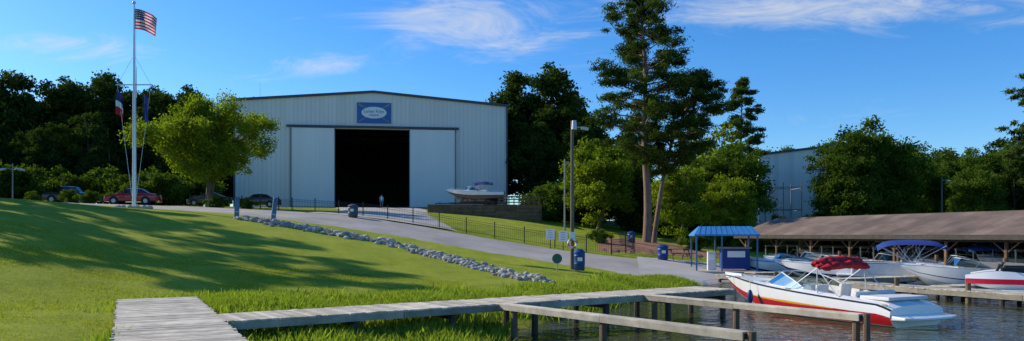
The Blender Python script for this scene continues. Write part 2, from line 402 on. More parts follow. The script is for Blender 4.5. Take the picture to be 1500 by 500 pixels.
def forest(name,pts,meshes,smin=.9,smax=1.15):
    g=group(name)
    for (x,y,s) in pts:
        place('tree',meshes[rng.integers(len(meshes))],x,y,s*rng.uniform(smin,smax),rng.random()*6.28,rng.uniform(.95,1.08),g,-.3)
    return g
pts=[]
for x in np.arange(-125,-42,4.2):
    yy=126
    pts.append((x+rng.normal()*.6,yy-(-x-42)*.10+rng.normal()*2,1.10 if x<-66 else 1.0)); pts.append((x+2.1,yy+8+rng.normal()*2,1.16 if x<-66 else 1.05))
for x in np.arange(-105,-40,4.2): pts.append((x,112+rng.normal()*2-(-x-40)*.15,.5+.25*rng.random()))
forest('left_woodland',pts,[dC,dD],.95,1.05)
# off-frame trees on the left whose shadows cross the lawn
for x,y,m_,s in ((-41,44.5,pS,1.08),(-45,51,pS,1.15),(-38.5,38.0,pS,.88),(-50,46,pS,1.2),(-47,56.5,pS,1.05),(-54,55,dB,.9),(-60,61,pA,1),(-60,70,dA,.9)):
    place('pine_tree' if m_ in (pS,pA) else 'broadleaf_tree',m_,x,y,s,rng.random()*6)
# trees right of the building
for x,y,m_,s in ((1.,122,dC,1.25),(6.5,118,dD,1.28),(10.5,124,dC,1.1),(4,112,dC,.75),(9.5,104,dD,.72),(16,106,dC,.7),(15,92,dA,.62),(9,90,dD,.5)):
    place('broadleaf_tree',m_,x,y,s,rng.random()*6)
place('broadleaf_tree',dL,9.6,84,1.05,1.); place('broadleaf_tree',dL,17,76,.85,2.)
place('broadleaf_tree',dB,21.5,84,.62,1.); place('broadleaf_tree',dA,25.2,83,.74,2.6); place('broadleaf_tree',dL,23.0,79,.78,.6)
place('broadleaf_tree',dL,26.5,98,1.4,4.); place('pine_tree',pB,30.6,100,.86,0)
place('broadleaf_tree',dA,40.8,91,.80,2.); place('broadleaf_tree',dB,44.2,93,.98,4.); place('broadleaf_tree',dA,48.5,95,.80,5.)
place('pine_tree',pA,63.5,88,.98,1.); place('broadleaf_tree',dA,60,96,.6,1)
pts=[]
for x in np.arange(50,140,5.0):
    pts.append((x+4,128+rng.normal()*3,.92)); pts.append((x+2,142+rng.normal()*3,.95))
for x in np.arange(18,48,5.0): pts.append((x,150+rng.normal()*3,.7))
for x in np.arange(56,120,4.4): pts.append((x,106+rng.normal()*3,.66+.12*rng.random()))
forest('right_woodland',pts,[dA,dB,dA,dC,dB])
g=group('understory_shrubs')
for x,y,s in [(rng.uniform(3,28),rng.uniform(88,104),rng.uniform(1,2.)) for _ in range(26)]+[(rng.uniform(30,80),rng.uniform(76,88),rng.uniform(.7,1.3)) for _ in range(34)]+[(rng.uniform(-80,-42),rng.uniform(92,104),rng.uniform(1.1,1.9)) for _ in range(26)]+[(rng.uniform(20,30),rng.uniform(73,80),rng.uniform(.6,1.1)) for _ in range(12)]+[(rng.uniform(35,43),rng.uniform(92,100),rng.uniform(1,1.5)) for _ in range(7)]:
    place('shrub',bushm,x,y,s,rng.random()*6,1,g)
for x,y,s in ((-41,72,.5),(-43.6,73,.55),(-39.5,74,.5),(-57,66,.8),(7.2,61,.45),(16.5,66,.6),(-46,71,.45),(-24,66.5,.4),(-27,67.8,.45)):
    place('ornamental_shrub',bushm,x,y,s,rng.random()*6)
# grass blades
def blades(name,x,y,h,w,mat,lean=.35):
    k=len(x); z=TT(x,y)-.02; a=rng.random(k)*6.28; P=np.c_[x,y,z]
    d=np.c_[np.cos(a),np.sin(a),np.zeros(k)]; l=np.c_[rng.normal(size=(k,2))*lean,np.ones(k)]*h[:,None]
    V=np.stack([P-d*w[:,None],P+d*w[:,None],P+l*.6+d*w[:,None]*.6,P+l*1.0+np.c_[rng.normal(size=(k,2))*.1,-.02*np.ones(k)]*h[:,None]],1).reshape(-1,3)
    me=bpy.data.meshes.new(name); me.vertices.add(4*k); me.vertices.foreach_set('co',V.ravel())
    me.loops.add(4*k); me.loops.foreach_set('vertex_index',np.arange(4*k,dtype=np.int32))
    me.polygons.add(k); me.polygons.foreach_set('loop_start',np.arange(0,4*k,4,dtype=np.int32)); me.update(calc_edges=True)
    me.materials.append(M[mat]); at=me.attributes.new('tint','FLOAT','FACE'); at.data.foreach_set('value',rng.random(k).astype(np.float32))
    o=bpy.data.objects.new(name,me); COL.objects.link(o); return o
DK0=np.array((-10.2,21.3)); DKD=np.array((4.5,-8.6)); DKD/=np.linalg.norm(DKD); DKN=np.array((-DKD[1],DKD[0]))
def ondock(x,y):
    q=np.c_[x,y]-DK0; return (np.abs(q@DKN)<1.06)&((q@DKD)>-.05)
k=150000; x=rng.uniform(-27,-2,k); y=9+24*rng.random(k)**1.1
zz=TT(x,y); keep=(zz>.12)&~ondock(x,y); x,y=x[keep],y[keep]
blades('lawn_grass',x,y,.035+.05*rng.random(len(x)),.006+.006*rng.random(len(x)),'blade',.6)
k=110000; t=rng.random(k); sp=np.array([(-9.5,20.9),(-5,21.6),(-.5,25.5),(3.2,30.5),(6.5,36.5),(8.6,38.8)]); tt=t*5; i=np.minimum(tt.astype(int),4); f=tt-i
x=sp[i,0]*(1-f)+sp[i+1,0]*f+rng.normal(size=k)*.75; y=sp[i,1]*(1-f)+sp[i+1,1]*f+rng.normal(size=k)*1.0-.3
zz=TT(x,y); keep=(zz>-.2)&~ondock(x,y)&((y-40)<-1.2)
x,y=x[keep],y[keep]; nz=np.sin(x*1.7)+np.sin(y*1.3+x); hh=(.26+.24*rng.random(len(x))+.07*nz)*np.clip((x+11.)/3,.35,1)
blades('shore_reeds',x,y,hh,.010+.008*rng.random(len(x)),'reed',.28)
k=60000; x=rng.uniform(-8,-.2,k); y=rng.uniform(9,20,k); zz=TT(x,y)
pe=lambda x,y:(y-17.0)-(x+6.9)*.69
keep=(zz>-.22)&(zz<.5)&(pe(x,y)<-1.2)&~ondock(x,y); x,y=x[keep],y[keep]
blades('marsh_grass',x,y,.25+.35*rng.random(len(x))+.06*np.sin(x*2+y),.009+.008*rng.random(len(x)),'reed',.3)

# ------------------------------------------------------------ docks
ZD=.90
g=group('boardwalk_dock',(DK0[0],DK0[1],0),math.atan2(DKD[1],DKD[0]))
mb=MB(); xx=0
while xx<24:
    w=.135+rng.random()*.01
    mb.box((xx+w/2,rng.normal()*.015,ZD-.02+rng.normal()*.003),(w-.014,2.06+rng.normal()*.03,.04),0,rng.normal()*.005,.7+.5*rng.random()); xx+=w
mb.obj('deck_boards',['wood'],g)
mb=MB()
for yy in (-.85,0,.85): mb.box((12,yy,ZD-.16),(24,.06,.22),0)
for xx in np.arange(4,24,3.):
    for yy in (-.9,.9): mb.cyl((xx,yy,-1.5),(xx,yy,ZD-.05),.09,.09,8,0)
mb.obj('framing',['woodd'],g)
def pier(name,p,q,w,z=ZD,post=2.6,fasc=.2,mats=('wood','woodd'),boards=True):
    p=np.array(p,float);q=np.array(q,float); d=q-p; L=np.hypot(*d); g=group(name,(p[0],p[1],0),math.atan2(d[1],d[0]))
    mb=MB(); xx=0
    while xx<L:
        bw=.135 if boards else 2.4
        bw=min(bw,L-xx+.001)
        mb.box((xx+bw/2,rng.normal()*.008,z-.02+rng.normal()*.004),(bw-.012,w+rng.normal()*.03,.04),0,0,.7+.5*rng.random()); xx+=bw
    mb.obj('deck_boards',[mats[0]],g)
    mb=MB(); kk=max(1,int(L/3.6))
    for s in (-1,1):
        for i in range(kk): mb.box((L*(i+.5)/kk,s*(w/2-.02),z-.045-fasc/2),(L/kk-.02,.04,fasc),0,0,.45+.35*rng.random())
    mb.obj('fascia_boards',[mats[0]],g)
    mb=MB()
    for xx in np.arange(.3,L+.1,post):
        for s in (-1,1):
            mb.cyl((xx,s*(w/2-.13),-2.2),(xx,s*(w/2-.13),z-.05),.10,.09,8,0)
        mb.box((xx,0,z-.25),(.08,w-.1,.18),0)
    mb.obj('piles',[mats[1]],g)
    return g
pier('pier',(-6.43,16.2),(7.0,25.5),1.65,fasc=.15)
def finger(name,p,q):
    p=np.array(p,float);q=np.array(q,float); d=q-p; L=np.hypot(*d); g=group(name,(p[0],p[1],0),math.atan2(d[1],d[0]))
    mb=MB(); kk=2
    for s in (-1,1):
        for i in range(kk): mb.box((L*(i+.5)/kk,s*.11,ZD-.085+rng.normal()*.006),(L/kk-.01,.04,.13),0,0,.5+.35*rng.random())
    for i in range(kk): mb.box((L*(i+.5)/kk,0,ZD),(L/kk-.015,.26,.035),0,0,.85+.3*rng.random())
    mb.obj('beam_boards',['wood'],g)
    mb=MB()
    for xx in (.5,L*.5,L-.14): mb.cyl((xx,0,-2.2),(xx,0,ZD-.02),.085,.085,10,0)
    mb.cyl((L+.11,0,-2.2),(L+.11,0,ZD+.03),.085,.08,10,0)
    mb.obj('piles',['brownwood'],g); return g
finger('slip_finger',(-.25,19.5),(4.35,13.7))
finger('slip_finger',(4.0,22.6),(7.95,16.8))
# marina walkway and slips on the right
pier('marina_walkway',(12.2,42.6),(21.5,24.2),1.4,z=.5,post=2.2,fasc=.2)
pier('marina_slip_dock',(16.2,37.5),(24.4,41.4),.9,z=.5,post=2.4)
pier('marina_slip_dock',(18.6,32.2),(28.4,36.2),.9,z=.5,post=2.4)
pier('marina_slip_dock',(14.0,43.6),(21.0,47.0),.9,z=.5,post=2.4)
g=group('mooring_piles')
mb=MB()
for (x,y,h) in ((13.7,38.4,.8),(15.2,35.4,.8),(16.8,32.3,.85),(18.2,29.5,.8),(19.6,27,.9),(20.7,24.6,.9),(24,41.8,1.6),(28,36.8,1.7),(21,47.4,1.7),(22.6,38.5,1.4),(26,39,1.5),(31,39,1.8),(25.5,35,1.6),(23,44,1.7),(29.5,38.2,2.0)):
    mb.cyl((x,y,-2),(x,y,h),.11,.10,10,0)
mb.obj('piles',['brownwood'],g)
# covered dock
rz=math.atan2(-24,9)
g=group('covered_boat_dock',(19,60,0),rz); L=40
mb=MB()
nx=44
for i in range(nx):
    x0=-.6+(L+1.2)*i/nx; x1=-.6+(L+1.2)*(i+1)/nx-.006; t=.85+.3*rng.random()
    for (ya,za,yb,zb) in ((-.7,2.75,3.6,4.15),(3.6,4.15,11.7,2.75)):
        mb.add([(x0,ya,za),(x1,ya,za),(x1,yb,zb),(x0,yb,zb),(x0,ya,za-.05),(x1,ya,za-.05),(x1,yb,zb-.05),(x0,yb,zb-.05)],[(0,1,2,3),(7,6,5,4),(0,4,5,1),(2,6,7,3),(1,5,6,2),(3,7,4,0)],0,t)
mb.obj('roof_panels',['roofbrown'],g)
mb=MB(); mb.box((L/2,-.74,2.60),(L+1.2,.05,.28),0); mb.box((L/2,11.75,2.68),(L+1.2,.05,.26),0)
mb.add([(-.62,-.7,2.5),(-.62,11.7,2.5),(-.62,11.7,2.72),(-.62,3.6,4.1),(-.62,-.7,2.72)],[(0,1,2,3,4)],0)
for x in np.arange(0,L,3.6):
    mb.box((x,5.5,2.45),(.12,12,.2),0)
mb.box((L/2,0,2.42),(L,.12,.2),0)
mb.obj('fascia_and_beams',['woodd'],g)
mb=MB()
for x in np.arange(0,L+.1,3.6):
    for y in (0,5.5,11): mb.box((x,y,.4),(.14,.14,4.4),0,0,.8+.3*rng.random())
    for sgn in (-1,1): mb.cyl((x+sgn*.8,0,2.38),(x,0,1.75),.04,.04,4,0)
mb.obj('posts',['brownwood'],g)
mb=MB()
for xx in np.arange(-.2,L,.4): mb.box((xx+.2,11.3,1.45),(.385,.04,2.3),0,0,.5+.6*rng.random())
for yy in np.arange(5.8,11.2,.4): mb.box((-.05,yy+.2,1.45),(.04,.385,2.3),0,0,.5+.6*rng.random())
mb.obj('added_shade_backing',['woodd'],g)  # added dark backing at rear and left end; its colour stands for under-roof shade
mb=MB()
for xx in np.arange(0,L,.3): mb.box((xx+.15,10.4,.48),(.28,1.6,.05),0,0,.6+.3*rng.random())
for x in np.arange(0,L,3.6):
    mb.box((x,5.2,.47),(.7,9.4,.05),0,0,.8)
mb.obj('slip_decking',['wood'],g)
mb=MB()
for i,x in enumerate(np.arange(1.6,L,3.6)):
    mb.box((x,10.2,.95),(1.1,.6,.9),0); mb.cyl((x+1.2,10.1,.5),(x+1.2,10.1,1.5),.05,.05,6,1)
mb.obj('dock_boxes',['tan','steel'],g,bevel=.03)
mb=MB()
for x in np.arange(1.8,L,3.6):
    for sgn in (-1,1):
        mb.cyl((x+sgn*1.25,1.5,-1),(x+sgn*1.25,1.5,1.9),.05,.05,6,0); mb.cyl((x+sgn*1.25,7,-1),(x+sgn*1.25,7,1.9),.05,.05,6,0); mb.box((x+sgn*1.25,4.25,1.85),(.1,5.6,.12),0)
mb.obj('boat_lifts',['steel'],g)

# ------------------------------------------------------------ boats
def boat(name,loc,hd,L=8.,B=2.5,hull='white',stripe='red',accent='yellow',bottom='white',z=0.,k=1.,cover=None,tower=False,outboard=False,bimini=None,bowopen=True,sport=False,rail=.2,band=.45):
    g=group(name,(loc[0],loc[1],z),math.radians(hd))
    sts=sorted(set([0,.03,.06,.12,.175,.18,.25,.32,.4,.48,.56,.62,.66,.665,.70,.74,.78,.82,.86,.90,.935,.96,.98,.993,1.]))
    fl=.22*k if sport else .30*k
    G=(lambda s:k*(.60+.50*s**1.15)) if sport else (lambda s:k*(.84+.28*s**1.6))
    def sec(s):
        u=max(0,(s-.40)/.60); b=B/2*(1-u**2.3)*(.93+.07*min(1,s/.3))
        b=max(b,.015)
        gz=G(s)
        if s<.05 and sport: gz-=.12*k*(1-s/.05)
        kz=-.30*k+(gz+.22*k)*max(0,(s-.66)/.34)**2.2
        cb=b*(.88-.16*u); ch=k*.04+(gz*.62)*max(0,(s-.45)/.55)**2.0; ch=max(ch,kz+.02)
        P=[(0,kz),(cb,ch)]
        if sport:
            f1=.02; f2=.60-.20*s-.08*max(0,(s-.6)/.4); f3=f2+.09*max(0,1-abs(s-.5)/.30)**.8+.012
        else:
            f1=.10; f2=band-.12*s; f3=f2+.06
        bul=.03*B*(1-u)
        for f in (f1,f2,f3): P.append((cb+(b-cb)*f**.8+bul*math.sin(math.pi*f),ch+(gz-ch)*f))
        P.append((b,gz)); P.append((max(b-.06,.01),gz+.05))
        bi=max(b-.28,.008)
        cock=.1775<s<.6625
        bow=.735<s<.91 and bowopen and not cover
        if cover and (cock): P+=[(bi,gz+.12),(bi*.6,gz+.30*k),(0,gz+.42*k)]
        elif cock: P+=[(bi,gz+.13),(bi-.03,fl),(0,fl)]
        elif bow: P+=[(bi,gz+.09),(bi-.02,gz-.35*k),(0,gz-.35*k)]
        else: P+=[(bi,gz+.10),(bi*.5,gz+.14),(0,gz+.16)]
        return P
    x0=lambda s:s*L
    mb=MB()
    for side in (1,-1):
        R=[[(x0(s)+(.35*p[1] if s>.93 else 0)*(s-.93)/.07,side*p[0],p[1]) for p in sec(s)] for s in sts]
        if side==-1: R=[r[::-1] for r in R]
        def mf(i,j,side=side):
            if side==-1: j=8-j
            s=sts[i]
            if j==1: return 3
            if j==2: return 1
            if j==3: return 2 if (not sport or .22<s<.78) else 1
            if j==0: return 3
            if j==5: return 5
            if cover and j>=6 and .17<s<.66: return 4
            if j in(7,8) and .17<s<.66: return 6
            return 0
        mb.rings(R,closed=False,matf=mf)
    s0=sec(0)
    a=[(0,p[0],p[1]) for p in s0]; c=[(0,-p[0],p[1]) for p in s0][::-1]
    mb.add(a+c,[tuple(range(len(a)*2))],0)
    mb.obj('hull',[hull,stripe,accent,bottom,cover or 'vinyl','black' if sport else 'steel','vinyl'],g,smooth=True)
    gz=G(.62)+.11
    mb=MB()
    bw=B/2-.24
    plan=[(.44*L,bw),(.54*L,bw),(.62*L,bw*.93),(.68*L,bw*.68),(.715*L,bw*.26),(.715*L,-bw*.26),(.68*L,-bw*.68),(.62*L,-bw*.93),(.54*L,-bw),(.44*L,-bw)]
    hs=[.06,.26,.38,.43,.44,.44,.43,.38,.26,.06]
    zb_=lambda x:G(x/L)+.10
    rk=.62 if sport else .34
    top=[(x-rk*h/.44,y*(1-.16*h/.44),zb_(x)+h*k*(.9 if sport else 1)) for (x,y),h in zip(plan,hs)]; bot=[(x,y,zb_(x)) for x,y in plan]
    for i in range(9): mb.add([bot[i],bot[i+1],top[i+1],top[i]],[(0,1,2,3)],0)
    mb.tube(top,.022,6,1); mb.tube(bot,.018,6,1)
    for i in (1,3,4,5,6,8): mb.cyl(bot[i],top[i],.014,.014,5,1)
    mb.obj('windshield',['glass','white' if sport else 'steel'],g)
    if not cover:
        mb=MB()
        for yy in (-.55,.55):
            mb.box((.42*L,yy,fl+.32),(.5,.5,.18),0); mb.box((.42*L-.25,yy,fl+.60),(.12,.5,.5),0,ry=-.15); mb.cyl((.42*L,yy,fl),(.42*L,yy,fl+.25),.05,.05,8,1)
        mb.box((.22*L,0,fl+.25),(.5,B-.75,.36),0); mb.box((.19*L,0,fl+.52),(.14,B-.75,.42),0,ry=-.12)
        for yy in (-1,1): mb.box((.33*L,yy*(B/2-.45),fl+.22),(.9,.35,.4),0)
        mb.box((.10*L,0,G(.1)+.17),(.13*L,B-.8,.10),0)
        for yy in (-.5,.5): mb.box((.56*L,yy,fl+.45),(.45,.55,.6),0,taper=.85)
        mb.obj('seats_and_consoles',['vinyl','steel'],g,bevel=.045)
        mb=MB(); c=Vector((.515*L,-.5,fl+.75)); pr=None
        for i in range(13):
            t=i/12*6.283; q=c+Vector((.06*math.cos(t),.17*math.sin(t),.16*math.cos(t)))
            if pr: mb.cyl(pr,q,.015,.015,5,0)
            pr=q
        mb.obj('steering_wheel',['black'],g)
    mb=MB()
    if not outboard:
        R=[]
        for t in np.linspace(-1,1,9): 
            xe=-.72*(1-.35*abs(t)**3)
            R.append([(0.02,t*B*.46,.36*k),(xe,t*B*.46,.33*k),(xe,t*B*.46,.25*k),(.02,t*B*.46,.22*k)])
        mb.rings(R,0,cap=True)
    else:
        mb.box((-.28,0,1.05*k),(.55,.36,.5),1,taper=.8); mb.box((-.28,0,.45*k),(.22,.16,.9),1); mb.cyl((-.45,0,-.1),(-.1,0,-.1),.07,.1,8,1)
    mb.obj('outboard_motor' if outboard else 'swim_platform',['white','cardark'],g,bevel=.03)
    mb=MB()
    for sd in (1,-1):
        P=[]
        for s in (.76,.82,.88,.93,.965): 
            q=sec(s); P.append((x0(s),sd*max(q[5][0]-.1,.03),q[5][1]+rail*k))
            mb.cyl((x0(s),sd*max(q[5][0]-.1,.03),q[5][1]+.05),P[-1],.008,.008,5,0)
        mb.tube(P,.011,5,0)
    for s in (.03,.5,.9):
        q=sec(s)
        for sd in (1,-1): mb.box((x0(s),sd*(q[6][0]-.02 if q[6][0]>.1 else .05),q[6][1]+.04),(.18,.03,.04),0)
    mb.obj('rails_and_cleats',['steel'],g)
    if tower:
        mb=MB()
        for sd in (1,-1):
            mb.tube([(.50*L,sd*(B/2-.16),gz-.05),(.44*L,sd*(B/2-.3),gz+.75),(.37*L,sd*(B/2-.4),gz+1.15)],.03,8,0)
            mb.tube([(.33*L,sd*(B/2-.16),gz-.05),(.38*L,sd*(B/2-.3),gz+.75),(.37*L,sd*(B/2-.4),gz+1.15)],.03,8,0)
        mb.tube([(.37*L,-(B/2-.4),gz+1.15),(.37*L,(B/2-.4),gz+1.15)],.035,8,0)
        mb.tube([(.43*L,-(B/2-.33),gz+.8),(.43*L,(B/2-.33),gz+.8)],.03,8,0)
        mb.obj('tower',['alu'],g)
    if bimini=='folded':
        gz=G(.36)+.1; mb=MB()
        for sd in (1,-1):
            mb.tube([(.34*L,sd*(B/2-.12),gz-.02),(.35*L,sd*(B/2-.18),gz+.82)],.018,6,1)
            mb.tube([(.24*L,sd*(B/2-.12),gz-.06),(.35*L,sd*(B/2-.18),gz+.80)],.016,6,1)
            mb.tube([(.50*L,sd*(B/2-.14),gz+.02),(.35*L,sd*(B/2-.18),gz+.78)],.016,6,1)
        for q,(dx,dz,rr) in enumerate(((0,0,.15),(.22,.06,.13),(-.20,-.05,.12),(.05,.12,.11))):
            R=[]
            for i,t in enumerate(np.linspace(-1,1,19)):
                cx=.35*L+dx+.03*math.sin(i*1.7+q); r=rr*(1-.75*abs(t)**7)+.022*math.sin(i*2.3+q); cz=gz+.93+dz-.10*t*t+.02*math.sin(i*1.1)
                R.append([(cx+1.4*r*math.cos(a),t*(B/2-.16),cz+r*(1+.15*math.sin(3*a+i))*math.sin(a)) for a in np.linspace(0,6.283,12,endpoint=False)])
            mb.rings(R,0,cap=True)
        mb.obj('folded_bimini',['redc','alu'],g,smooth=True)
    elif bimini:
        mb=MB(); R=[]
        for t in np.linspace(0,1,9):
            xx=.22*L+.34*L*t; zc=gz+.95+.10*math.sin(math.pi*t)
            R.append([(xx,yy*(B/2-.1),zc-.16*yy*yy-(.12 if abs(yy)>.98 else 0)) for yy in np.linspace(-1,1,11)])
        mb.rings(R,0,closed=False)
        for sd in (1,-1):
            for a_ in (.23,.38,.55): mb.cyl((.38*L,sd*(B/2-.14),gz-.02),(a_*L,sd*(B/2-.14),gz+.83),.015,.015,6,1)
        mb.obj('bimini_top',[bimini,'steel'],g,smooth=True)
    return g
bm_=boat('bowrider_boat',(12.05,22.0),116,L=7.75,B=2.55,bimini='folded',k=1.0,sport=True,rail=.08)
mb=MB(); mb.ell((0,0,0),(.11,.11,.26),0); mb.cyl((0,0,.2),(0,0,.62),.012,.012,5,1); 
mb.obj('fender',['bluebin','white'],bm_,smooth=True,loc=(5.6,1.18,.50))
mb=MB(); mb.tube([(7.3,.1,1.15),(7.9,.6,1.0),(8.4,1.0,.92)],.014,5,0); mb.tube([(.3,1.2,.75),(-.3,1.9,.8),(-.9,2.4,.8)],.014,5,0); mb.obj('mooring_lines',['vinyl'],bm_)
boat('moored_boat',(20.9,45.6),158,L=6.4,B=2.3,stripe='navy',accent='white',cover='tan')
boat('moored_boat',(22.4,41.8),152,L=6.8,B=2.4,stripe='navy',accent='navy')
boat('moored_boat',(27.0,37.2),160,L=6.3,B=2.4,stripe='white',accent='navy',cover='tan',outboard=True)
boat('moored_boat',(29.5,41.4),160,L=6.5,B=2.4,stripe='navy',accent='white',outboard=True,bimini='bluec')
boat('moored_boat',(25.0,50.5),158,L=7,B=2.5,stripe='red',accent='white',cover='vinyl')
boat('moored_boat',(28.0,46.),158,L=7,B=2.5,stripe='navy',accent='white',tower=True)
boat('moored_boat',(31.5,36.6),158,L=6.6,B=2.4,stripe='navy',accent='navy',cover='vinyl')
boat('moored_boat',(34.5,41.5),158,L=7,B=2.5,stripe='red',accent='navy',bimini='bluec')
for i,xl in enumerate((1.8,5.4,9.0,12.6,16.2,19.8,23.4)):
    bx=19+.351*xl+.936*7.4; by=60-.936*xl+.351*7.4
    boat('moored_boat',(bx,by),200.6,L=6.2+.3*(i%3),B=2.2,stripe=('navy','red','black')[i%3],accent='white',cover=('bluec','tan',None,'vinyl')[i%4],tower=(i%4==2),band=(.35,.5,.45)[i%3],z=.35*(i%2))
def pwc(x,y,rz,z,c1):
    g=group('personal_watercraft',(x,y,z),rz); R=[]
    for s in np.linspace(0,1,12):
        b=.52*(1-max(0,(s-.5)/.5)**2.2)+.02; t=.62+.22*math.sin(s*3.0)
        R.append([(s*2.9,-b*.6,.0+.3*s**3),(s*2.9,-b,.28),(s*2.9,-b*.75,.5),(s*2.9,-b*.3,t),(s*2.9,b*.3,t),(s*2.9,b*.75,.5),(s*2.9,b,.28),(s*2.9,b*.6,.0+.3*s**3)])
    mb=MB(); mb.rings(R,0,cap=True,matf=lambda i,j:1 if j in (1,5,3) else 0); mb.box((.95,0,.88),(1.2,.34,.22),2); mb.cyl((1.75,0,.75),(1.6,0,1.12),.06,.05,8,2); mb.cyl((1.6,-.36,1.12),(1.6,.36,1.12),.025,.025,6,2)
    mb.obj('hull_and_seat',['white',c1,'black'],g,smooth=True)
    mb=MB(); mb.box((1.4,0,-.1),(3.2,1.5,.3),0); mb.obj('float_dock',['vinyl'],g,bevel=.06)
pwc(24.2,33.6,2.75,.32,'navy'); pwc(22.6,31.4,2.75,.32,'red'); pwc(25.8,32.6,2.75,.32,'black')
def pontoon(name,loc,hd,canopy='bluec'):
    g=group(name,(loc[0],loc[1],0),math.radians(hd)); mb=MB()
    for yy in (-.85,.85):
        mb.cyl((.3,yy,.12),(6.0,yy,.12),.3,.3,14,0); mb.cyl((6.0,yy,.12),(6.9,yy,.34),.3,.04,14,0)
    mb.obj('pontoon_tubes',['steel'],g,smooth=True)
    mb=MB(); mb.box((3.3,0,.49),(6.6,2.5,.1),0); mb.obj('deck',['vinyl'],g,bevel=.02)
    mb=MB()
    for yy in (-1.2,1.2): mb.box((3.1,yy,.86),(5.4,.04,.58),0); mb.tube([(.4,yy,1.2),(5.8,yy,1.2)],.025,6,1)
    mb.box((5.85,.75,.86),(.04,.9,.58),0); mb.box((5.85,-.75,.86),(.04,.9,.58),0)
    for xx in np.arange(.4,5.9,.9):
        for yy in (-1.2,1.2): mb.cyl((xx,yy,.54),(xx,yy,1.2),.02,.02,6,1)
    mb.obj('rail_panels',['vinyl','alu'],g)
    mb=MB()
    for yy in (-.9,.9): mb.box((4.9,yy,.78),(1.6,.5,.42),0); mb.box((4.9,yy*1.2,1.05),(1.6,.12,.4),0)
    mb.box((1.2,0,.78),(.6,1.8,.42),0); mb.box((.95,0,1.05),(.14,1.8,.4),0); mb.box((3,-.7,.95),(.6,.6,.8),0)
    mb.obj('seats',['tan'],g,bevel=.04)
    mb=MB(); R=[]
    for t in np.linspace(0,1,11):
        xx=1.2+3.4*t; zc=2.35+.10*math.sin(math.pi*t)-.25*(max(0,t-.8)/.2)**2-.25*(max(0,.2-t)/.2)**2
        R.append([(xx,yy*1.2,zc-.16*yy*yy-(.1 if abs(yy)>.98 else 0)) for yy in np.linspace(-1,1,11)])
    mb.rings(R,0,closed=False)
    for yy in (-1.18,1.18):
        for a_ in (1.3,2.3,3.6,4.5): mb.cyl((2.9,yy,1.2),(a_,yy,2.15),.016,.016,6,1)
    mb.obj('bimini_top',[canopy,'alu'],g,smooth=True)
    mb=MB(); mb.box((-.1,0,.85),(.45,.34,.45),0,taper=.8); mb.box((-.05,0,.4),(.2,.14,.7),0); mb.obj('outboard_motor',['cardark'],g,bevel=.04)
pontoon('pontoon_boat',(24.6,39.6),157)
pontoon('pontoon_boat',(33.6,46.0),160)

# boat on trailer by the building on a timber retained pad
px0,px1,py0,py1,pz=-9.6,3.2,84,97,6.1
g=group('timber_retaining_wall')
mb=MB(); z=3.0
while z<pz-.05:
    for i in range(5):
        w=(px1-px0)/5; mb.box((px0+w*(i+.5),py0,z+.1),(w-.02,.2+.01*rng.random(),.185),0,0,.7+.5*rng.random())
        w2=(py1-py0)/5; mb.box((px1+.1,py0+.1+w2*(i+.5),z+.1),(.2,w2-.02,.185),0,0,.7+.5*rng.random())
    z+=.2
mb.obj('timbers',['brownwood'],g)
mb=MB(); mb.box(((px0+px1)/2,(py0+py1)/2+.1,(3+pz)/2-.06),(px1-px0-.02,py1-py0-.02,pz-3.),0); mb.obj('pad_fill',['concrete'],g)
mb=MB()
for i in range(9):
    x=-1.5+(px1+1.4)*i/8; mb.box((x,py0+.02,pz+.5),(.12,.12,1.0),0)
for zz in (.35,.68,1.0): mb.box(((px1-1.4)/2,py0+.0,pz+zz),(px1+1.5,.06,.12),0,0,.9)
mb.obj('railing',['brownwood'],g)
tb=boat('boat_on_trailer',(-.9,87.5),176,L=6.6,B=2.5,hull='white',stripe='cardark',accent='white',bottom='cardark',z=pz+.85,tower=True,bimini='bluec',band=.55)
mb=MB()
for yy in (-.8,.8): mb.box((3.2,yy,-.45),(6.8,.1,.14),0)
for xx in (.3,2.2,4.4,6.2): mb.box((xx,0,-.45),(.1,1.7,.1),0)
mb.box((7.4,0,-.45),(1.8,.1,.12),0); mb.cyl((7.7,0,-.8),(7.7,0,-.2),.04,.04,6,0)
for xx in (1.3,2.1):
    for yy in (-1.05,1.05): mb.cyl((xx,yy-.1,-.5),(xx,yy+.1,-.5),.33,.33,16,1); mb.cyl((xx,yy-.11,-.5),(xx,yy+.11,-.5),.17,.17,12,0)
for yy in (-.6,.6): mb.box((3,yy,-.3),(4.5,.14,.12),0)
mb.obj('trailer',['black','rubber'],tb)

# ------------------------------------------------------------ main building
BL=39.12; BD=50.; EH=15.1; AH=16.7
g=group('boat_storage_building',(-39.5,105,6.7),math.atan2(5,38.8))
def roofz(u): return EH+(AH-EH)*(1-abs(u-BL/2)/(BL/2))
d0,d1,dh=14.08,24.7,11.4
mb=MB()
def wallq(u0,u1,zb,y=0,matn=0,tint=1.):
    mb.add([(u0,y,zb),(u1,y,zb),(u1,y,roofz(u1)),(u0,y,roofz(u0))],[(0,1,2,3)],matn,tint)
cuts=sorted(set(list(np.arange(0,BL,.915))+[BL,d0,d1,BL/2]))
for a,b_ in zip(cuts[:-1],cuts[1:]):
    zb=dh if (a>=d0-.01 and b_<=d1+.01) else -1.
    wallq(a,b_,zb,0,0,.94+.09*rng.random())
mb.add([(0,0,-1),(0,BD,-1),(0,BD,EH),(0,0,EH)],[(3,2,1,0)],0); mb.add([(BL,0,-1),(BL,BD,-1),(BL,BD,EH),(BL,0,EH)],[(0,1,2,3)],0)
mb.add([(0,BD,-1),(BL,BD,-1),(BL,BD,EH),(BL/2,BD,AH),(0,BD,EH)],[(0,1,2,3,4)],0)
mb.obj('walls',['siding'],g)
mb=MB()
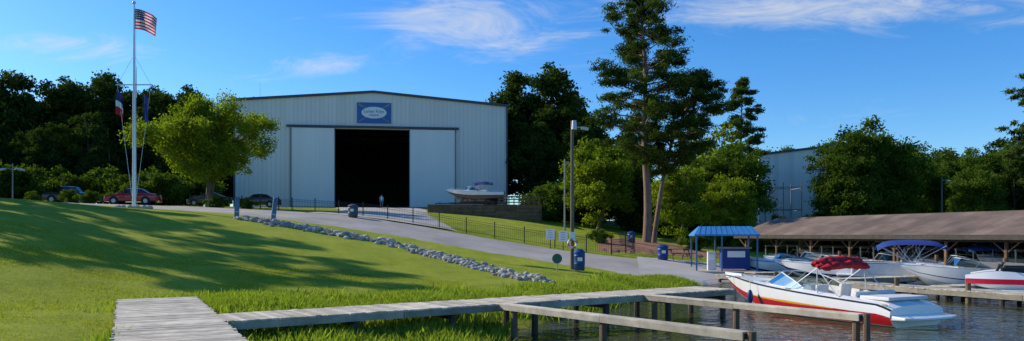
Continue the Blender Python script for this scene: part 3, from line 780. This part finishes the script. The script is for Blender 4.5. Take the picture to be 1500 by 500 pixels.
for a in np.arange(.3,BL,.61):
    zb=dh+.02 if d0-.05<a<d1+.05 else -1
    zt_=12.2 if 17.1<a<22.1 else roofz(a)-.1
    mb.box((a,-.035,(zb+zt_)/2),(.09,.07,zt_-zb),0,0,.84+.08*rng.random())
mb.obj('wall_ribs',['siding'],g)
mb=MB()
for sd in (0,1):
    u0,u1=(-.25,BL/2) if sd==0 else (BL/2,BL+.25)
    z0,z1=(EH-.02,AH) if sd==0 else (AH,EH-.02)
    mb.add([(u0,-.35,z0),(u1,-.35,z1),(u1,-.35,z1+.32),(u0,-.35,z0+.32),(u0,BD+.3,z0),(u1,BD+.3,z1),(u1,BD+.3,z1+.32),(u0,BD+.3,z0+.32)],[(0,1,2,3),(3,2,6,7),(7,6,5,4),(0,4,5,1),(0,3,7,4),(1,5,6,2)],0)
mb.box((.06,-.08,EH/2-.5),(.22,.16,EH+.9),0); mb.box((BL-.06,-.08,EH/2-.5),(.22,.16,EH+.9),0)
mb.obj('roof',['trim'],g)
mb=MB()
def doorp(u0,u1):
    mb.box(((u0+u1)/2,-.28,dh/2+.08),(u1-u0,.10,dh-.1),0)
    for a in np.arange(u0+.3,u1,.61): mb.box((a,-.35,dh/2+.08),(.09,.05,dh-.2),0)
doorp(7.94,d0); doorp(d1,31.4)
mb.obj('sliding_doors',['siding2'],g)
mb=MB(); mb.box((19.6,-.32,dh+.28),(24.6,.34,.3),0)
for a in (7.94,d0,d1,31.4): mb.box((a,-.345,dh/2+.05),(.10,.16,dh),0)
mb.obj('door_track',['trim'],g)
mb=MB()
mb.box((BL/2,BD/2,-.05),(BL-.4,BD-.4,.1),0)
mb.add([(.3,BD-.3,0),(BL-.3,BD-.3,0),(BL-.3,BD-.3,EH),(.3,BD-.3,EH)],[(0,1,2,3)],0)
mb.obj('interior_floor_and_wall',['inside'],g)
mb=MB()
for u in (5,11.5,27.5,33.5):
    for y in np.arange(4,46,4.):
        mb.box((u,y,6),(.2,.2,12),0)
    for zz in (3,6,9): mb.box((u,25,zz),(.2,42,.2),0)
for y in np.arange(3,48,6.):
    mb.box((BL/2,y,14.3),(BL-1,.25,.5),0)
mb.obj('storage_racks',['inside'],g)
sg=MB()
sg.box((19.62,-.12,13.77),(4.88,.14,2.98),0); sg.obj('sign_panel',['bluesign'],g)
mb=MB()
def oval(rx,rz_,y,mat):
    vs=[(19.62+rx*math.cos(t),y,13.8+rz_*math.sin(t)) for t in np.linspace(0,6.283,32,endpoint=False)]; mb.add(vs,[tuple(range(32))],mat)
oval(1.8,.85,-.23,0)
for sd in (1,-1):
    mb.add([(19.62-sd*2.2,-.21,12.55),(19.62-sd*2.1,-.21,12.45),(19.62+sd*2.2,-.21,15.0),(19.62+sd*2.1,-.21,15.1)],[(0,1,2,3)],1)
    cx,cz=19.62+sd*1.95,14.88
    mb.add([(cx+.38*math.cos(t)*.8-.16*math.sin(t)*sd*.6,-.215,cz+.38*math.cos(t)*.6*sd+.16*math.sin(t)*.8) for t in np.linspace(0,6.283,14,endpoint=False)],[tuple(range(14))],1)
mb.obj('sign_emblem',['paper','tan'],g)
def text(s,size,loc,par,mat,rot=(math.pi/2,0,0)):
    cu=bpy.data.curves.new('lettering','FONT'); cu.body=s; cu.size=size; cu.align_x='CENTER'; cu.align_y='CENTER'; cu.extrude=.005; cu.materials.append(M[mat])
    o=bpy.data.objects.new('lettering',cu); COL.objects.link(o); o.parent=par; o.location=loc; o.rotation_euler=rot; return o
text('Lanier Keys',.62,(19.62,-.25,13.98),g,'bluesign'); text('MARINE',.38,(19.62,-.25,13.42),g,'bluesign')
mb=MB(); mb.cyl((3,3,15.2),(3,3,18.3),.03,.03,5,0); mb.obj('antenna',['steel'],g)

# second warehouse on the right
g=group('metal_warehouse',(37.4,112,T(44,112)-.3))
mb=MB()
Wd,Hh=15,11.9
for i in range(20):
    a=Wd*i/20; b_=Wd*(i+1)/20; mb.add([(a,0,0),(b_,0,0),(b_,0,Hh+b_*.12),(a,0,Hh+a*.12)],[(0,1,2,3)],0,.9+.13*rng.random())
mb.add([(0,0,0),(0,20,0),(0,20,Hh),(0,0,Hh)],[(3,2,1,0)],0); mb.add([(Wd,0,0),(Wd,20,0),(Wd,20,Hh+1.8),(Wd,0,Hh+1.8)],[(0,1,2,3)],0); mb.add([(0,20,0),(Wd,20,0),(Wd,20,Hh+1.8),(0,20,Hh)],[(3,2,1,0)],0)
mb.obj('walls',['siding'],g)
mb=MB(); mb.add([(-.2,-.3,Hh),(Wd+.2,-.3,Hh+1.83),(Wd+.2,20.3,Hh+1.83),(-.2,20.3,Hh),(-.2,-.3,Hh+.3),(Wd+.2,-.3,Hh+2.13),(Wd+.2,20.3,Hh+2.13),(-.2,20.3,Hh+.3)],[(0,1,5,4),(4,5,6,7),(1,2,6,5),(2,3,7,6),(3,0,4,7)],0); mb.obj('roof',['trim'],g)
g=group('outdoor_boat_rack',(36.3,106,T(38,106)))
mb=MB()
for x in (0,2.6,5.2):
    for y in (0,4): mb.box((x,y,3.6),(.10,.10,7.4),0)
for z in (3.4,6.6):
    for y in (0,4): mb.box((2.6,y,z),(5.2,.08,.10),0)
    for x in (0,2.6,5.2): mb.box((x,2.,z-.1),(.08,4,.08),0)
mb.obj('rack_frame',['grey'],g)

# ------------------------------------------------------------ flagpole + flags
def flagmat():
    m,nt,out=nmat('us_flag_cloth'); b=N(nt,'ShaderNodeBsdfPrincipled'); b.inputs['Roughness'].default_value=.8
    uv=N(nt,'ShaderNodeTexCoord').outputs['UV']; s=N(nt,'ShaderNodeSeparateXYZ'); nt.links.new(uv,s.inputs[0])
    st=math_(nt,'MODULO',math_(nt,'FLOOR',math_(nt,'MULTIPLY',s.outputs[1],12.999)),2.)
    c1=N(nt,'ShaderNodeMixRGB'); nt.links.new(st,c1.inputs[0]); c1.inputs[1].default_value=(.55,.01,.03,1); c1.inputs[2].default_value=(.85,.85,.85,1)
    can=math_(nt,'MULTIPLY',math_(nt,'LESS_THAN',s.outputs[0],.42),math_(nt,'GREATER_THAN',s.outputs[1],.462))
    c2=N(nt,'ShaderNodeMixRGB'); nt.links.new(can,c2.inputs[0]); nt.links.new(c1.outputs[0],c2.inputs[1])
    fx=math_(nt,'SUBTRACT',math_(nt,'FRACT',math_(nt,'MULTIPLY',s.outputs[0],14.3)),.5); fy=math_(nt,'SUBTRACT',math_(nt,'FRACT',math_(nt,'MULTIPLY',s.outputs[1],9.3)),.5)
    dd=math_(nt,'ADD',math_(nt,'MULTIPLY',fx,fx),math_(nt,'MULTIPLY',fy,fy)); star=math_(nt,'LESS_THAN',dd,.07)
    c3=N(nt,'ShaderNodeMixRGB'); nt.links.new(star,c3.inputs[0]); c3.inputs[1].default_value=(.015,.02,.10,1); c3.inputs[2].default_value=(.75,.75,.75,1)
    nt.links.new(c3.outputs[0],c2.inputs[2]); nt.links.new(c2.outputs[0],b.inputs['Base Color'])
    t=N(nt,'ShaderNodeBsdfTranslucent'); nt.links.new(c2.outputs[0],t.inputs[0]); x=N(nt,'ShaderNodeMixShader'); x.inputs[0].default_value=.45
    nt.links.new(b.outputs[0],x.inputs[1]); nt.links.new(t.outputs[0],x.inputs[2]); nt.links.new(x.outputs[0],out.inputs[0]); return m
M['flag']=flagmat()
m,nt,out=nmat('state_flag_cloth'); b=N(nt,'ShaderNodeBsdfPrincipled'); nt.links.new(b.outputs[0],out.inputs[0]); b.inputs['Roughness'].default_value=.8
uv=N(nt,'ShaderNodeTexCoord').outputs['UV']; s=N(nt,'ShaderNodeSeparateXYZ'); nt.links.new(uv,s.inputs[0])
c=ramp(nt,s.outputs[1],[(0,(.5,.02,.03)),(.36,(.85,.85,.85)),(.62,(.03,.04,.16))],'CONSTANT'); nt.links.new(c,b.inputs['Base Color']); M['flag2']=m
M['navycloth']=pmat('navy_cloth',(.03,.05,.22),.8,var=.2,vs=3)
def flag(name,par,p,L,H,droop,mat,az=0,fold=1.):
    nu,nv=28,18; me=bpy.data.meshes.new(name); V=[];F=[]
    for j in range(nv):
        for i in range(nu):
            u=i/(nu-1); v=j/(nv-1)
            x=u*L*math.cos(droop*u)*(1-.12*(1-v)*u); zz=-(1-v)*H*(1-.1*u)-u*L*math.sin(droop)*u**.5
            y=fold*.16*math.sin(u*9+v*2.2)*u**.5+.06*fold*math.sin(u*17-v*4)*u
            V.append((p[0]+x*math.cos(az)-y*math.sin(az),p[1]+x*math.sin(az)+y*math.cos(az),p[2]+zz))
    for j in range(nv-1):
        for i in range(nu-1): F.append((j*nu+i,j*nu+i+1,(j+1)*nu+i+1,(j+1)*nu+i))
    me.from_pydata(V,[],F); ul=me.uv_layers.new(name='UVMap')
    for pl in me.polygons:
        pl.use_smooth=True
        for li in pl.loop_indices:
            vi=me.loops[li].vertex_index; ul.data[li].uv=((vi%nu)/(nu-1),(vi//nu)/(nv-1))
    me.materials.append(M[mat]); o=bpy.data.objects.new(name,me); COL.objects.link(o); o.parent=par; return o
fx,fy=-28.1,55.; fz=T(fx,fy)
g=group('flagpole',(fx,fy,fz))
mb=MB(); H=19.9-fz
mb.cyl((0,0,0),(0,0,8.6),.14,.11,14,0); mb.cyl((0,0,8.6),(0,0,H),.09,.055,12,0); mb.ell((0,0,H+.1),(.13,.13,.13),0)
yh=13.9-fz
mb.cyl((-1.35,0,yh),(1.35,0,yh),.045,.045,8,0); mb.cyl((0,.3,yh-.9),(0,.3,yh+1.4),.05,.03,8,0)
for sx_ in (-1.25,1.25): mb.tube([(sx_,0,yh),(sx_*.15,0,1.)],.014,4,0); mb.tube([(sx_,0,yh),(0,0,yh+2.2)],.012,4,0)
mb.cyl((.16,0,.8),(.12,0,H-.2),.01,.01,4,0)
mb.cyl((0,0,-.3),(0,0,.12),.5,.5,20,1)
mb.obj('mast',['alu','concrete'],g,smooth=True)
flag('us_flag',g,(.06,0,H-.35),2.05,1.5,.42,'flag',az=-.15)
flag('state_flag',g,(-1.35,-.05,yh-.5),.85,1.7,.95,'flag2',az=.3,fold=.8)
flag('navy_flag',g,(.72,-.05,yh-.7),.55,1.95,1.0,'navycloth',az=-.2,fold=.8)
g=group('flagpole_planter',(fx,fy,fz)); mb=MB()
for i in range(14):
    t=i/14*6.283; mb.ell((1.1*math.cos(t),1.1*math.sin(t),.05),(.2,.17,.16),0,8,6)
mb.obj('edging_stones',['rock'],g)

# ------------------------------------------------------------ fence
def fence(name,P,h=1.1,pick=.16,post=2.4):
    P=np.array(P,float); d=np.r_[0,np.cumsum(np.hypot(*np.diff(P,axis=0).T))]; L=d[-1]
    f=lambda t:(np.interp(t,d,P[:,0]),np.interp(t,d,P[:,1]))
    mb=MB(); ts=np.arange(0,L,pick); X,Y=f(ts); Z=TT(X,Y)
    for x,y,z in zip(X,Y,Z): mb.box((x,y,z+h/2+.03),(.014,.014,h-.05),0)
    ts=np.arange(0,L+.01,post); X,Y=f(ts); Z=TT(X,Y)
    for x,y,z in zip(X,Y,Z): mb.box((x,y,z+h/2),(.075,.075,h+.3),0); mb.ell((x,y,z+h+.10),(.05,.05,.05),0,8,5)
    for i in range(len(ts)-1):
        for hh in (.18,h-.20,h-.04): mb.cyl((X[i],Y[i],Z[i]+hh),(X[i+1],Y[i+1],Z[i+1]+hh),.016,.016,4,0)
    return mb.obj(name,['black'],None)
fence('iron_fence',[(-31,71.2),(-21,65.6),(-19,63.9)])
fence('iron_fence',[(-19,63.9),(-11.6,60.9),(-2.6,56.9),(5.4,53.9),(7.2,53.6)])
fence('iron_fence',[(7.2,53.6),(9.5,57),(9,62)])
for x,y in ((2.8,54.75),(3.7,54.4)):
    g=group('notice_sign',(x,y-.9,T(x,y))); mb=MB(); mb.box((0,0,.95),(.62,.02,.75),0); mb.obj('panel',['paper'],g)
    mb=MB()
    for q in range(5): mb.box((0,-.013,1.2-q*.12),(.40-.1*(q%2),.004,.022),0)
    mb.obj('lettering',['trim'],g)
    mb=MB(); mb.box((0,.03,.5),(.06,.03,1.4),0); mb.obj('post',['black'],g)
# ------------------------------------------------------------ riprap rocks
def rocks(name,line,cnt,width,smin,smax):
    P=np.array(line,float); d=np.r_[0,np.cumsum(np.hypot(*np.diff(P,axis=0).T))]
    mb=MB()
    for i in range(cnt):
        t=rng.random()*d[-1]; x=np.interp(t,d,P[:,0])+rng.normal()*width*.45; y=np.interp(t,d,P[:,1])+rng.normal()*width*.6
        r=rng.uniform(smin,smax) if rng.random()<.3 else rng.uniform(smin,smin+(smax-smin)*.5); z=T(x,y)+r*.2; nu,nv=7,5; R=[]; sc=rng.uniform(.65,1.3,3)
        for a in range(nv+1):
            ph=math.pi*a/nv; ring=[]
            for b_ in range(nu):
                th=2*math.pi*b_/nu+i; jj=1+.32*(rng.random()-.5) if 0<a<nv else 1
                ring.append((x+r*sc[0]*jj*math.sin(ph)*math.cos(th),y+r*sc[1]*jj*math.sin(ph)*math.sin(th),z-r*.7*sc[2]*jj*math.cos(ph)))
            R.append(ring)
        k0=len(mb.t); mb.rings(R,0); tv=.5+.75*rng.random()
        for q in range(k0,len(mb.t)): mb.t[q]=tv
    return mb.obj(name,['rock'])
rocks('riprap_rocks',[(-18.5,50.6),(-12,48.4),(-7,46.2),(-3.6,42.2),(-1,38.2),(1.6,35)],900,.7,.09,.30)
# ------------------------------------------------------------ poles, bins, posts
def bluepost(x,y,h,lean):
    z=T(x,y); g=group('blue_bollard_post',(x,y,z)); mb=MB()
    mb.cyl((0,0,-.3),(lean,0,h),.17,.15,12,0); mb.cyl((lean,0,h),(lean,0,h+.06),.18,.12,12,0); mb.cyl((lean*.3,0,.3*h),(lean*.33,0,.34*h),.19,.19,12,1)
    mb.obj('post',['bluepost','steel'],g,smooth=True)
bluepost(-19.0,51,1.35,.05); bluepost(-16.4,50.6,1.6,.22)
def bin_(name,x,y,h=1.05,r=.36,mat='bluebin'):
    g=group(name,(x,y,T(x,y)+.08)); mb=MB(); R=[]
    for z,rr in ((0,.86),(.04,.92),(h*.3,.97),(h*.33,1.02),(h*.36,.98),(h*.68,1.),(h*.71,1.05),(h*.74,1.0),(h*.85,.98)):
        R.append([(r*rr*math.cos(t),r*rr*math.sin(t),z) for t in np.linspace(0,6.283,18,endpoint=False)])
    mb.rings(R,0,cap=True); mb.obj('barrel',[mat],g,smooth=True)
    mb=MB(); R=[]
    for z,rr in ((h*.84,1.06),(h*.88,1.08),(h*.96,.85),(h*1.03,.45),(h*1.05,.05)): R.append([(r*rr*math.cos(t),r*rr*math.sin(t),z) for t in np.linspace(0,6.283,18,endpoint=False)])
    mb.rings(R,0,cap=True); mb.obj('dome_lid',[mat],g,smooth=True)
    mb=MB(); mb.box((0,-r*1.0,h*.55),(.26,.02,.2),0); mb.obj('label',['paper'],g)
bin_('trash_barrel',3.75,41.1,1.15,.31); bin_('trash_barrel',10.6,52,1.05,.38); bin_('trash_barrel',10.4,64.5,.95,.34); bin_('trash_barrel',-12.6,58.6,1.0,.4,'trim')
bin_('trash_barrel',15.6,48.5,1.1,.34,'black')
def lightpole(name,x,y,top,r=.14,mat='polewood',arms=1):
    z=T(x,y); g=group(name,(x,y,z)); h=top-z; mb=MB()
    mb.cyl((0,0,-.3),(0,0,h),r,r*.7,12,0); mb.obj('pole',[mat],g,smooth=True)
    mb=MB()
    for s in ([1] if arms==1 else [1,-1]):
        mb.tube([(0,0,h-.5),(s*.35,0,h-.35),(s*.6,-.1,h-.4)],.025,6,0); mb.box((s*.7,-.12,h-.45),(.42,.3,.14),0,0,1,.2*s)
    mb.obj('lamp_head',['steel'],g,bevel=.02); return g
g=lightpole('utility_pole',3.42,42.,9.2,.12)
mb=MB(); mb.cyl((.1,-.16,8.9-.45),(.1,-.16,8.4-.45),.12,.16,10,0); mb.box((0,-.17,1.95),(.3,.06,.4),1); mb.obj('fixtures',['steel','paper'],g)
mb=MB(); R=[]
for t in np.linspace(0,6.283,25):
    R.append([(( .24+.06*math.cos(a))*math.cos(t),-.20+.06*math.sin(a),1.5+(.24+.06*math.cos(a))*math.sin(t)) for a in np.linspace(0,6.283,8,endpoint=False)])
mb.rings(R,matf=lambda i,j:1 if (i//3)%2 else 0); mb.obj('life_ring',['orange','paper'],g,smooth=True)
lightpole('light_pole',4.35,61,9.0,.08,'grey'); lightpole('light_pole',-36.8,54.5,8.0,.05,'grey',2); lightpole('light_pole',52.3,90,9.8,.12)
z=T(2.45,40.2); g=group('round_sign',(2.45,40.2,z)); mb=MB(); mb.cyl((0,0,-.2),(0,0,.9),.03,.03,8,1); mb.cyl((0,-.03,.72),(0,-.06,.72),.27,.27,24,0); mb.obj('disc_and_post',['teal','steel'],g)
g=group('picnic_table',(11.9,53.2,T(11.9,53.2)+.1),.3); mb=MB()
for i in range(5): mb.box((0,-.32+.16*i,.76),(1.9,.145,.045),0,0,.8+.3*rng.random())
for s in (-1,1):
    for i in range(2): mb.box((0,s*(.68+.14*i),.45),(1.9,.13,.045),0,0,.9)
for xx in (-.7,.7):
    mb.box((xx,0,.42),(.08,1.6,.09),0); mb.box((xx,0,.70),(.08,.75,.08),0)
    for s in (-1,1): mb.cyl((xx+.03,s*.62,-.02),(xx+.03,s*.25,.72),.04,.04,4,0)
mb.obj('boards',['brownwood'],g)

# ------------------------------------------------------------ blue canopy kiosk
kx,ky=13.6,47.6; kz=max(T(kx,ky),.35)+.1
g=group('fuel_dock_kiosk',(kx,ky,kz),-.12); mb=MB()
zb=2.68-kz-.02; zt=3.28-kz
R=[[(-2.0,-1.5,zb),(2.0,-1.5,zb),(2.0,1.5,zb),(-2.0,1.5,zb)],[(-2.0,-1.5,zb+.1),(2.0,-1.5,zb+.1),(2.0,1.5,zb+.1),(-2.0,1.5,zb+.1)],[(-1.55,-.15,zt),(1.75,-.15,zt),(1.75,.15,zt),(-1.55,.15,zt)]]
mb.rings(R,0,cap=True); 
for xx in np.arange(-1.7,1.9,.34): mb.cyl((xx,-1.48,zb+.12),(xx*.87+.05,-.16,zt+.01),.015,.015,4,0)
mb.obj('roof',['blueroof'],g)
mb=MB()
for xx in (-1.85,-.3,1.85):
    for yy in (-1.35,1.35): mb.box((xx,yy,zb/2-.3),(.09,.09,zb+.6),0)
mb.obj('posts',['bluepost'],g)
mb=MB(); mb.box((.75,.3,.75),(1.7,1.3,1.3),0); mb.box((.75,-.36,1.05),(1.1,.04,.4),1); mb.box((.75,.3,1.45),(1.9,1.5,.1),3); mb.box((-.75,0,.6),(.5,.45,1.2),2); mb.box((-.75,-.24,.85),(.36,.03,.36),1)
mb.obj('counter_and_pump',['bluec','paper','vinyl','tan'],g,bevel=.02)
mb=MB(); mb.box((0,0,-.05),(4.6,3.6,.12),0); mb.obj('slab',['concrete'],g)

# ------------------------------------------------------------ cars
def car(name,x,y,rz,paint,kind='sedan'):
    g=group(name,(x,y,T(x,y)+.09),rz)
    if kind=='sedan':
        top=[(-2.25,.55,.80),(-2.18,.92,.92),(-1.55,1.02,1.03),(-.95,1.02,1.40),(-.3,1.0,1.46),(.35,.98,1.42),(1.05,.94,.99),(1.7,.86,.87),(2.15,.72,.72),(2.28,.5,.52)]
    else:
        top=[(-2.6,.6,.75),(-2.58,1.05,1.06),(-1.0,1.06,1.08),(-.85,1.06,1.72),(-.2,1.06,1.80),(.55,1.06,1.74),(1.15,1.06,1.14),(2.2,1.0,1.02),(2.55,.85,.86),(2.65,.5,.5)]
    W=.9 if kind=='sedan' else .98
    R=[]
    for i,(xx,belt,tp) in enumerate(top):
        e=.86 if i in(0,len(top)-1) else (.95 if i in (1,len(top)-2) else 1.)
        w=W*e; gw=w*.74 if tp>belt+.1 else w*.9
        R.append([(xx,-w*.92,.24),(xx,-w,.45),(xx,-w,belt*.85),(xx,-w*.95,belt),(xx,-gw,tp-.03),(xx,-gw*.8,tp+.015),(xx,gw*.8,tp+.015),(xx,gw,tp-.03),(xx,w*.95,belt),(xx,w,belt*.85),(xx,w,.45),(xx,w*.92,.24)])
    def mf(i,j):
        hi=top[i][2]>top[i][1]+.1; hi2=top[i+1][2]>top[i+1][1]+.1
        if j in (3,7) and (hi or hi2): return 1
        if j in (4,5,6) and (hi!=hi2): return 1
        return 0
    mb=MB(); mb.rings(R,closed=True,cap=True,matf=mf); mb.obj('body',[paint,'carglass'],g,smooth=True)
    mb=MB()
    fr=1.38 if kind=='sedan' else 1.7; rr=-1.35 if kind=='sedan' else -1.6; r=.33 if kind=='sedan' else .4
    for xx in (fr,rr):
        for s in (-1,1):
            mb.cyl((xx,s*(W-.20),r),(xx,s*(W+.004),r),r+.07,r+.07,20,0); mb.cyl((xx,s*(W-.2),r-.02),(xx,s*(W+.02),r-.02),r,r,20,0); mb.cyl((xx,s*(W),r-.02),(xx,s*(W+.035),r-.02),r*.62,r*.55,12,1)
    mb.obj('wheels',['rubber','steel'],g)
    mb=MB()
    e0,e1=top[0],top[-1]
    for s in (-1,1):
        mb.box((e1[0]-.06,s*W*.62,.62),(.10,.34,.13),0); mb.box((e0[0]+.03,s*W*.65,.76),(.08,.3,.14),1); mb.box((.72,s*(W+.07),1.02),(.14,.16,.11),2)
    mb.box((0,0,.30),(4.0,W*1.9,.1),3)
    mb.obj('lights_and_mirrors',['paper','red',paint,'rubber'],g,bevel=.015)
    mb=MB()
    for xx in (-.35,.55): 
        for s in (-1,1): mb.box((xx,s*(W*.90),1.16),(.05,.10,.28),0)
    mb.obj('pillars',[paint],g)
car('red_sedan_car',-34.6,67.6,math.pi+.12,'carred')
car('pickup_truck',-47.0,79,.1,'cardark','pickup')
car('parked_car',-33.5,82,math.pi,'cardark'); car('parked_car',-27.4,80,math.pi+.1,'cardark')

# ------------------------------------------------------------ person in the doorway
m,nt,out=nmat('person_skin_and_clothes'); b=N(nt,'ShaderNodeBsdfPrincipled'); nt.links.new(b.outputs[0],out.inputs[0]); b.inputs['Roughness'].default_value=.8
tc=N(nt,'ShaderNodeTexCoord').outputs['Object']; s=N(nt,'ShaderNodeSeparateXYZ'); nt.links.new(tc,s.inputs[0])
zc=math_(nt,'DIVIDE',s.outputs[2],2.)
c=ramp(nt,zc,[(0,(.03,.03,.03)),(.045,(.55,.36,.27)),(.255,(.28,.29,.33)),(.47,(.85,.86,.86)),(.735,(.55,.35,.26))],'CONSTANT')
ax=math_(nt,'ABSOLUTE',s.outputs[0]); am=math_(nt,'MULTIPLY',math_(nt,'GREATER_THAN',ax,.215),math_(nt,'LESS_THAN',s.outputs[2],1.2))
mc=N(nt,'ShaderNodeMixRGB'); nt.links.new(am,mc.inputs[0]); nt.links.new(c,mc.inputs[1]); mc.inputs[2].default_value=(.5,.32,.24,1); nt.links.new(mc.outputs[0],b.inputs['Base Color'])
M['person']=m
def person(x,y,rz,zz):
    g=group('person_standing',(x,y,zz),rz)
    V=[(0,0,.95,.15),(0,0,1.12,.135),(0,-.01,1.30,.155),(0,0,1.44,.10),(0,0,1.52,.055),
       (.10,0,.90,.105),(.12,-.02,.50,.065),(.13,.02,.10,.045),(.14,-.12,.04,.04),
       (-.10,0,.90,.105),(-.13,-.05,.50,.065),(-.15,-.02,.10,.045),(-.17,-.16,.04,.04),
       (.18,0,1.41,.07),(.26,.0,1.13,.045),(.27,-.08,.88,.032),(.27,-.10,.80,.035),
       (-.18,0,1.41,.07),(-.27,.0,1.13,.045),(-.28,-.08,.88,.032),(-.28,-.10,.80,.035),
       (0,-.01,1.60,.085),(0,-.01,1.68,.095),(0,0,1.75,.07)]
    E=[(0,1),(1,2),(2,3),(3,4),(0,5),(5,6),(6,7),(7,8),(0,9),(9,10),(10,11),(11,12),(3,13),(13,14),(14,15),(15,16),(3,17),(17,18),(18,19),(19,20),(4,21),(21,22),(22,23)]
    V=list(V)
    for s,h in ((1,16),(-1,20)):
        bx,by,bz,_=V[h]
        for q,l in enumerate((.07,.08,.085,.07)):
            i=len(V); V.append((bx+s*.004,by-.03+.02*q,bz-.05,.010)); V.append((bx-s*.01,by-.035+.021*q,bz-.05-l,.008)); E+=[(h,i),(i,i+1)]
        i=len(V); V.append((bx-s*.02,by-.06,bz-.03,.010)); V.append((bx-s*.03,by-.075,bz-.08,.009)); E+=[(h,i),(i,i+1)]
    me=bpy.data.meshes.new('body'); me.from_pydata([v[:3] for v in V],E,[]); me.materials.append(M['person'])
    o=bpy.data.objects.new('body',me); COL.objects.link(o); o.parent=g
    bpy.context.view_layer.objects.active=o
    o.modifiers.new('skin','SKIN')
    if not me.skin_vertices:
        import bmesh as _bm
        b_=_bm.new(); b_.from_mesh(me); b_.verts.layers.skin.verify(); b_.to_mesh(me); b_.free()
    for i,v in enumerate(V): me.skin_vertices[0].data[i].radius=(v[3],v[3]*.85)
    me.skin_vertices[0].data[0].use_root=True
    sb=o.modifiers.new('sub','SUBSURF'); sb.levels=1; sb.render_levels=2
    mb=MB(); mb.ell((0,.02,1.73),(.10,.115,.09),0); mb.obj('hair',['hair'],g,smooth=True)
    mb=MB()
    for s in (-1,1): mb.ell((s*.035,-.095,1.665),(.012,.008,.008),1,8,6); mb.ell((s*.098,0,1.65),(.015,.025,.032),0,8,6)
    mb.ell((0,-.108,1.635),(.014,.022,.022),0,8,6); mb.box((0,-.098,1.595),(.045,.01,.009),2); mb.obj('face',['skin','hair','redc'],g)
person(-17.9,101.5,.2,T(-17.9,101.5)+.11)

# ------------------------------------------------------------ world, sun, camera
sd=Vector((-.90,.40,0)).normalized(); el=math.radians(29)
sd=Vector((sd.x*math.cos(el),sd.y*math.cos(el),math.sin(el)))
w=bpy.data.worlds.new('World'); scene.world=w; w.use_nodes=True; nt=w.node_tree; nt.nodes.clear()
out=N(nt,'ShaderNodeOutputWorld'); bg=N(nt,'ShaderNodeBackground'); nt.links.new(bg.outputs[0],out.inputs[0]); bg.inputs[1].default_value=.15
sky=N(nt,'ShaderNodeTexSky'); sky.sky_type='NISHITA'; sky.sun_disc=False; sky.sun_elevation=el; sky.sun_rotation=math.atan2(sd.x,sd.y); sky.air_density=1.0; sky.dust_density=.4; sky.ozone_density=2.5; sky.altitude=100
hs=N(nt,'ShaderNodeHueSaturation'); hs.inputs['Saturation'].default_value=1.35; nt.links.new(sky.outputs[0],hs.inputs['Color'])
vm=N(nt,'ShaderNodeVectorMath',operation='MULTIPLY'); vm.inputs[1].default_value=(.70,.94,1.20); nt.links.new(hs.outputs[0],vm.inputs[0])
tc=N(nt,'ShaderNodeTexCoord').outputs['Generated']; s=N(nt,'ShaderNodeSeparateXYZ'); nt.links.new(tc,s.inputs[0])
yy=math_(nt,'MAXIMUM',math_(nt,'ABSOLUTE',s.outputs[1]),.05); a=math_(nt,'DIVIDE',s.outputs[0],yy); e=math_(nt,'DIVIDE',s.outputs[2],yy)
cv=N(nt,'ShaderNodeCombineXYZ'); nt.links.new(a,cv.inputs[0]); nt.links.new(e,cv.inputs[1])
mp=N(nt,'ShaderNodeMapping'); mp.inputs['Rotation'].default_value=(0,0,math.radians(14)); mp.inputs['Scale'].default_value=(2.2,9,1); nt.links.new(cv.outputs[0],mp.inputs[0])
n1=noise(nt,mp.outputs[0],2.6,10,.68,1.3); n2=noise(nt,mp.outputs[0],.9,4,.5,.3)
def gauss(cx,cy,sx_,sy_,amp):
    dx=math_(nt,'DIVIDE',math_(nt,'SUBTRACT',a,cx),sx_); dy=math_(nt,'DIVIDE',math_(nt,'SUBTRACT',e,cy),sy_)
    q=math_(nt,'ADD',math_(nt,'MULTIPLY',dx,dx),math_(nt,'MULTIPLY',dy,dy))
    return math_(nt,'MULTIPLY',math_(nt,'EXPONENT',math_(nt,'MULTIPLY',q,-1.)),amp)
mk=gauss(-.06,.28,.16,.055,.30)
for p_ in ((.45,.305,.36,.03,.36),(-.58,.255,.14,.025,.27),(-.25,.228,.07,.018,.32),(-.38,.21,.08,.012,.2),(.5,.16,.3,.018,.16),(1.5,.3,.6,.1,.2),(-1.5,.3,.6,.1,.2)): mk=math_(nt,'ADD',mk,gauss(*p_))
cf=math_(nt,'ADD',math_(nt,'ADD',math_(nt,'MULTIPLY',n1,.85),math_(nt,'MULTIPLY',n2,.35)),mk)
mr=N(nt,'ShaderNodeMapRange'); mr.interpolation_type='SMOOTHSTEP'; mr.inputs[1].default_value=.70; mr.inputs[2].default_value=1.12; mr.inputs[3].default_value=0; mr.inputs[4].default_value=.72; nt.links.new(cf,mr.inputs[0])
mx=N(nt,'ShaderNodeMixRGB'); nt.links.new(mr.outputs[0],mx.inputs[0]); nt.links.new(vm.outputs[0],mx.inputs[1]); mx.inputs[2].default_value=(5.0,5.1,5.3,1)
nt.links.new(mx.outputs[0],bg.inputs[0])
L=bpy.data.lights.new('sun','SUN'); L.energy=5.0; L.angle=math.radians(.5); L.color=(1,.91,.75); lo=bpy.data.objects.new('sun',L); COL.objects.link(lo)
lo.rotation_euler=sd.to_track_quat('Z','Y').to_euler(); lo.location=(-40,20,60)
cam=bpy.data.cameras.new('camera'); co=bpy.data.objects.new('camera',cam); COL.objects.link(co); scene.camera=co
co.location=(0,0,2.7); co.rotation_euler=(math.pi/2,0,0); cam.lens=26; cam.sensor_width=36; cam.shift_y=95/1500; cam.clip_end=5000; cam.clip_start=.1
scene.view_settings.view_transform='Standard'; scene.view_settings.look='None'; scene.view_settings.exposure=0
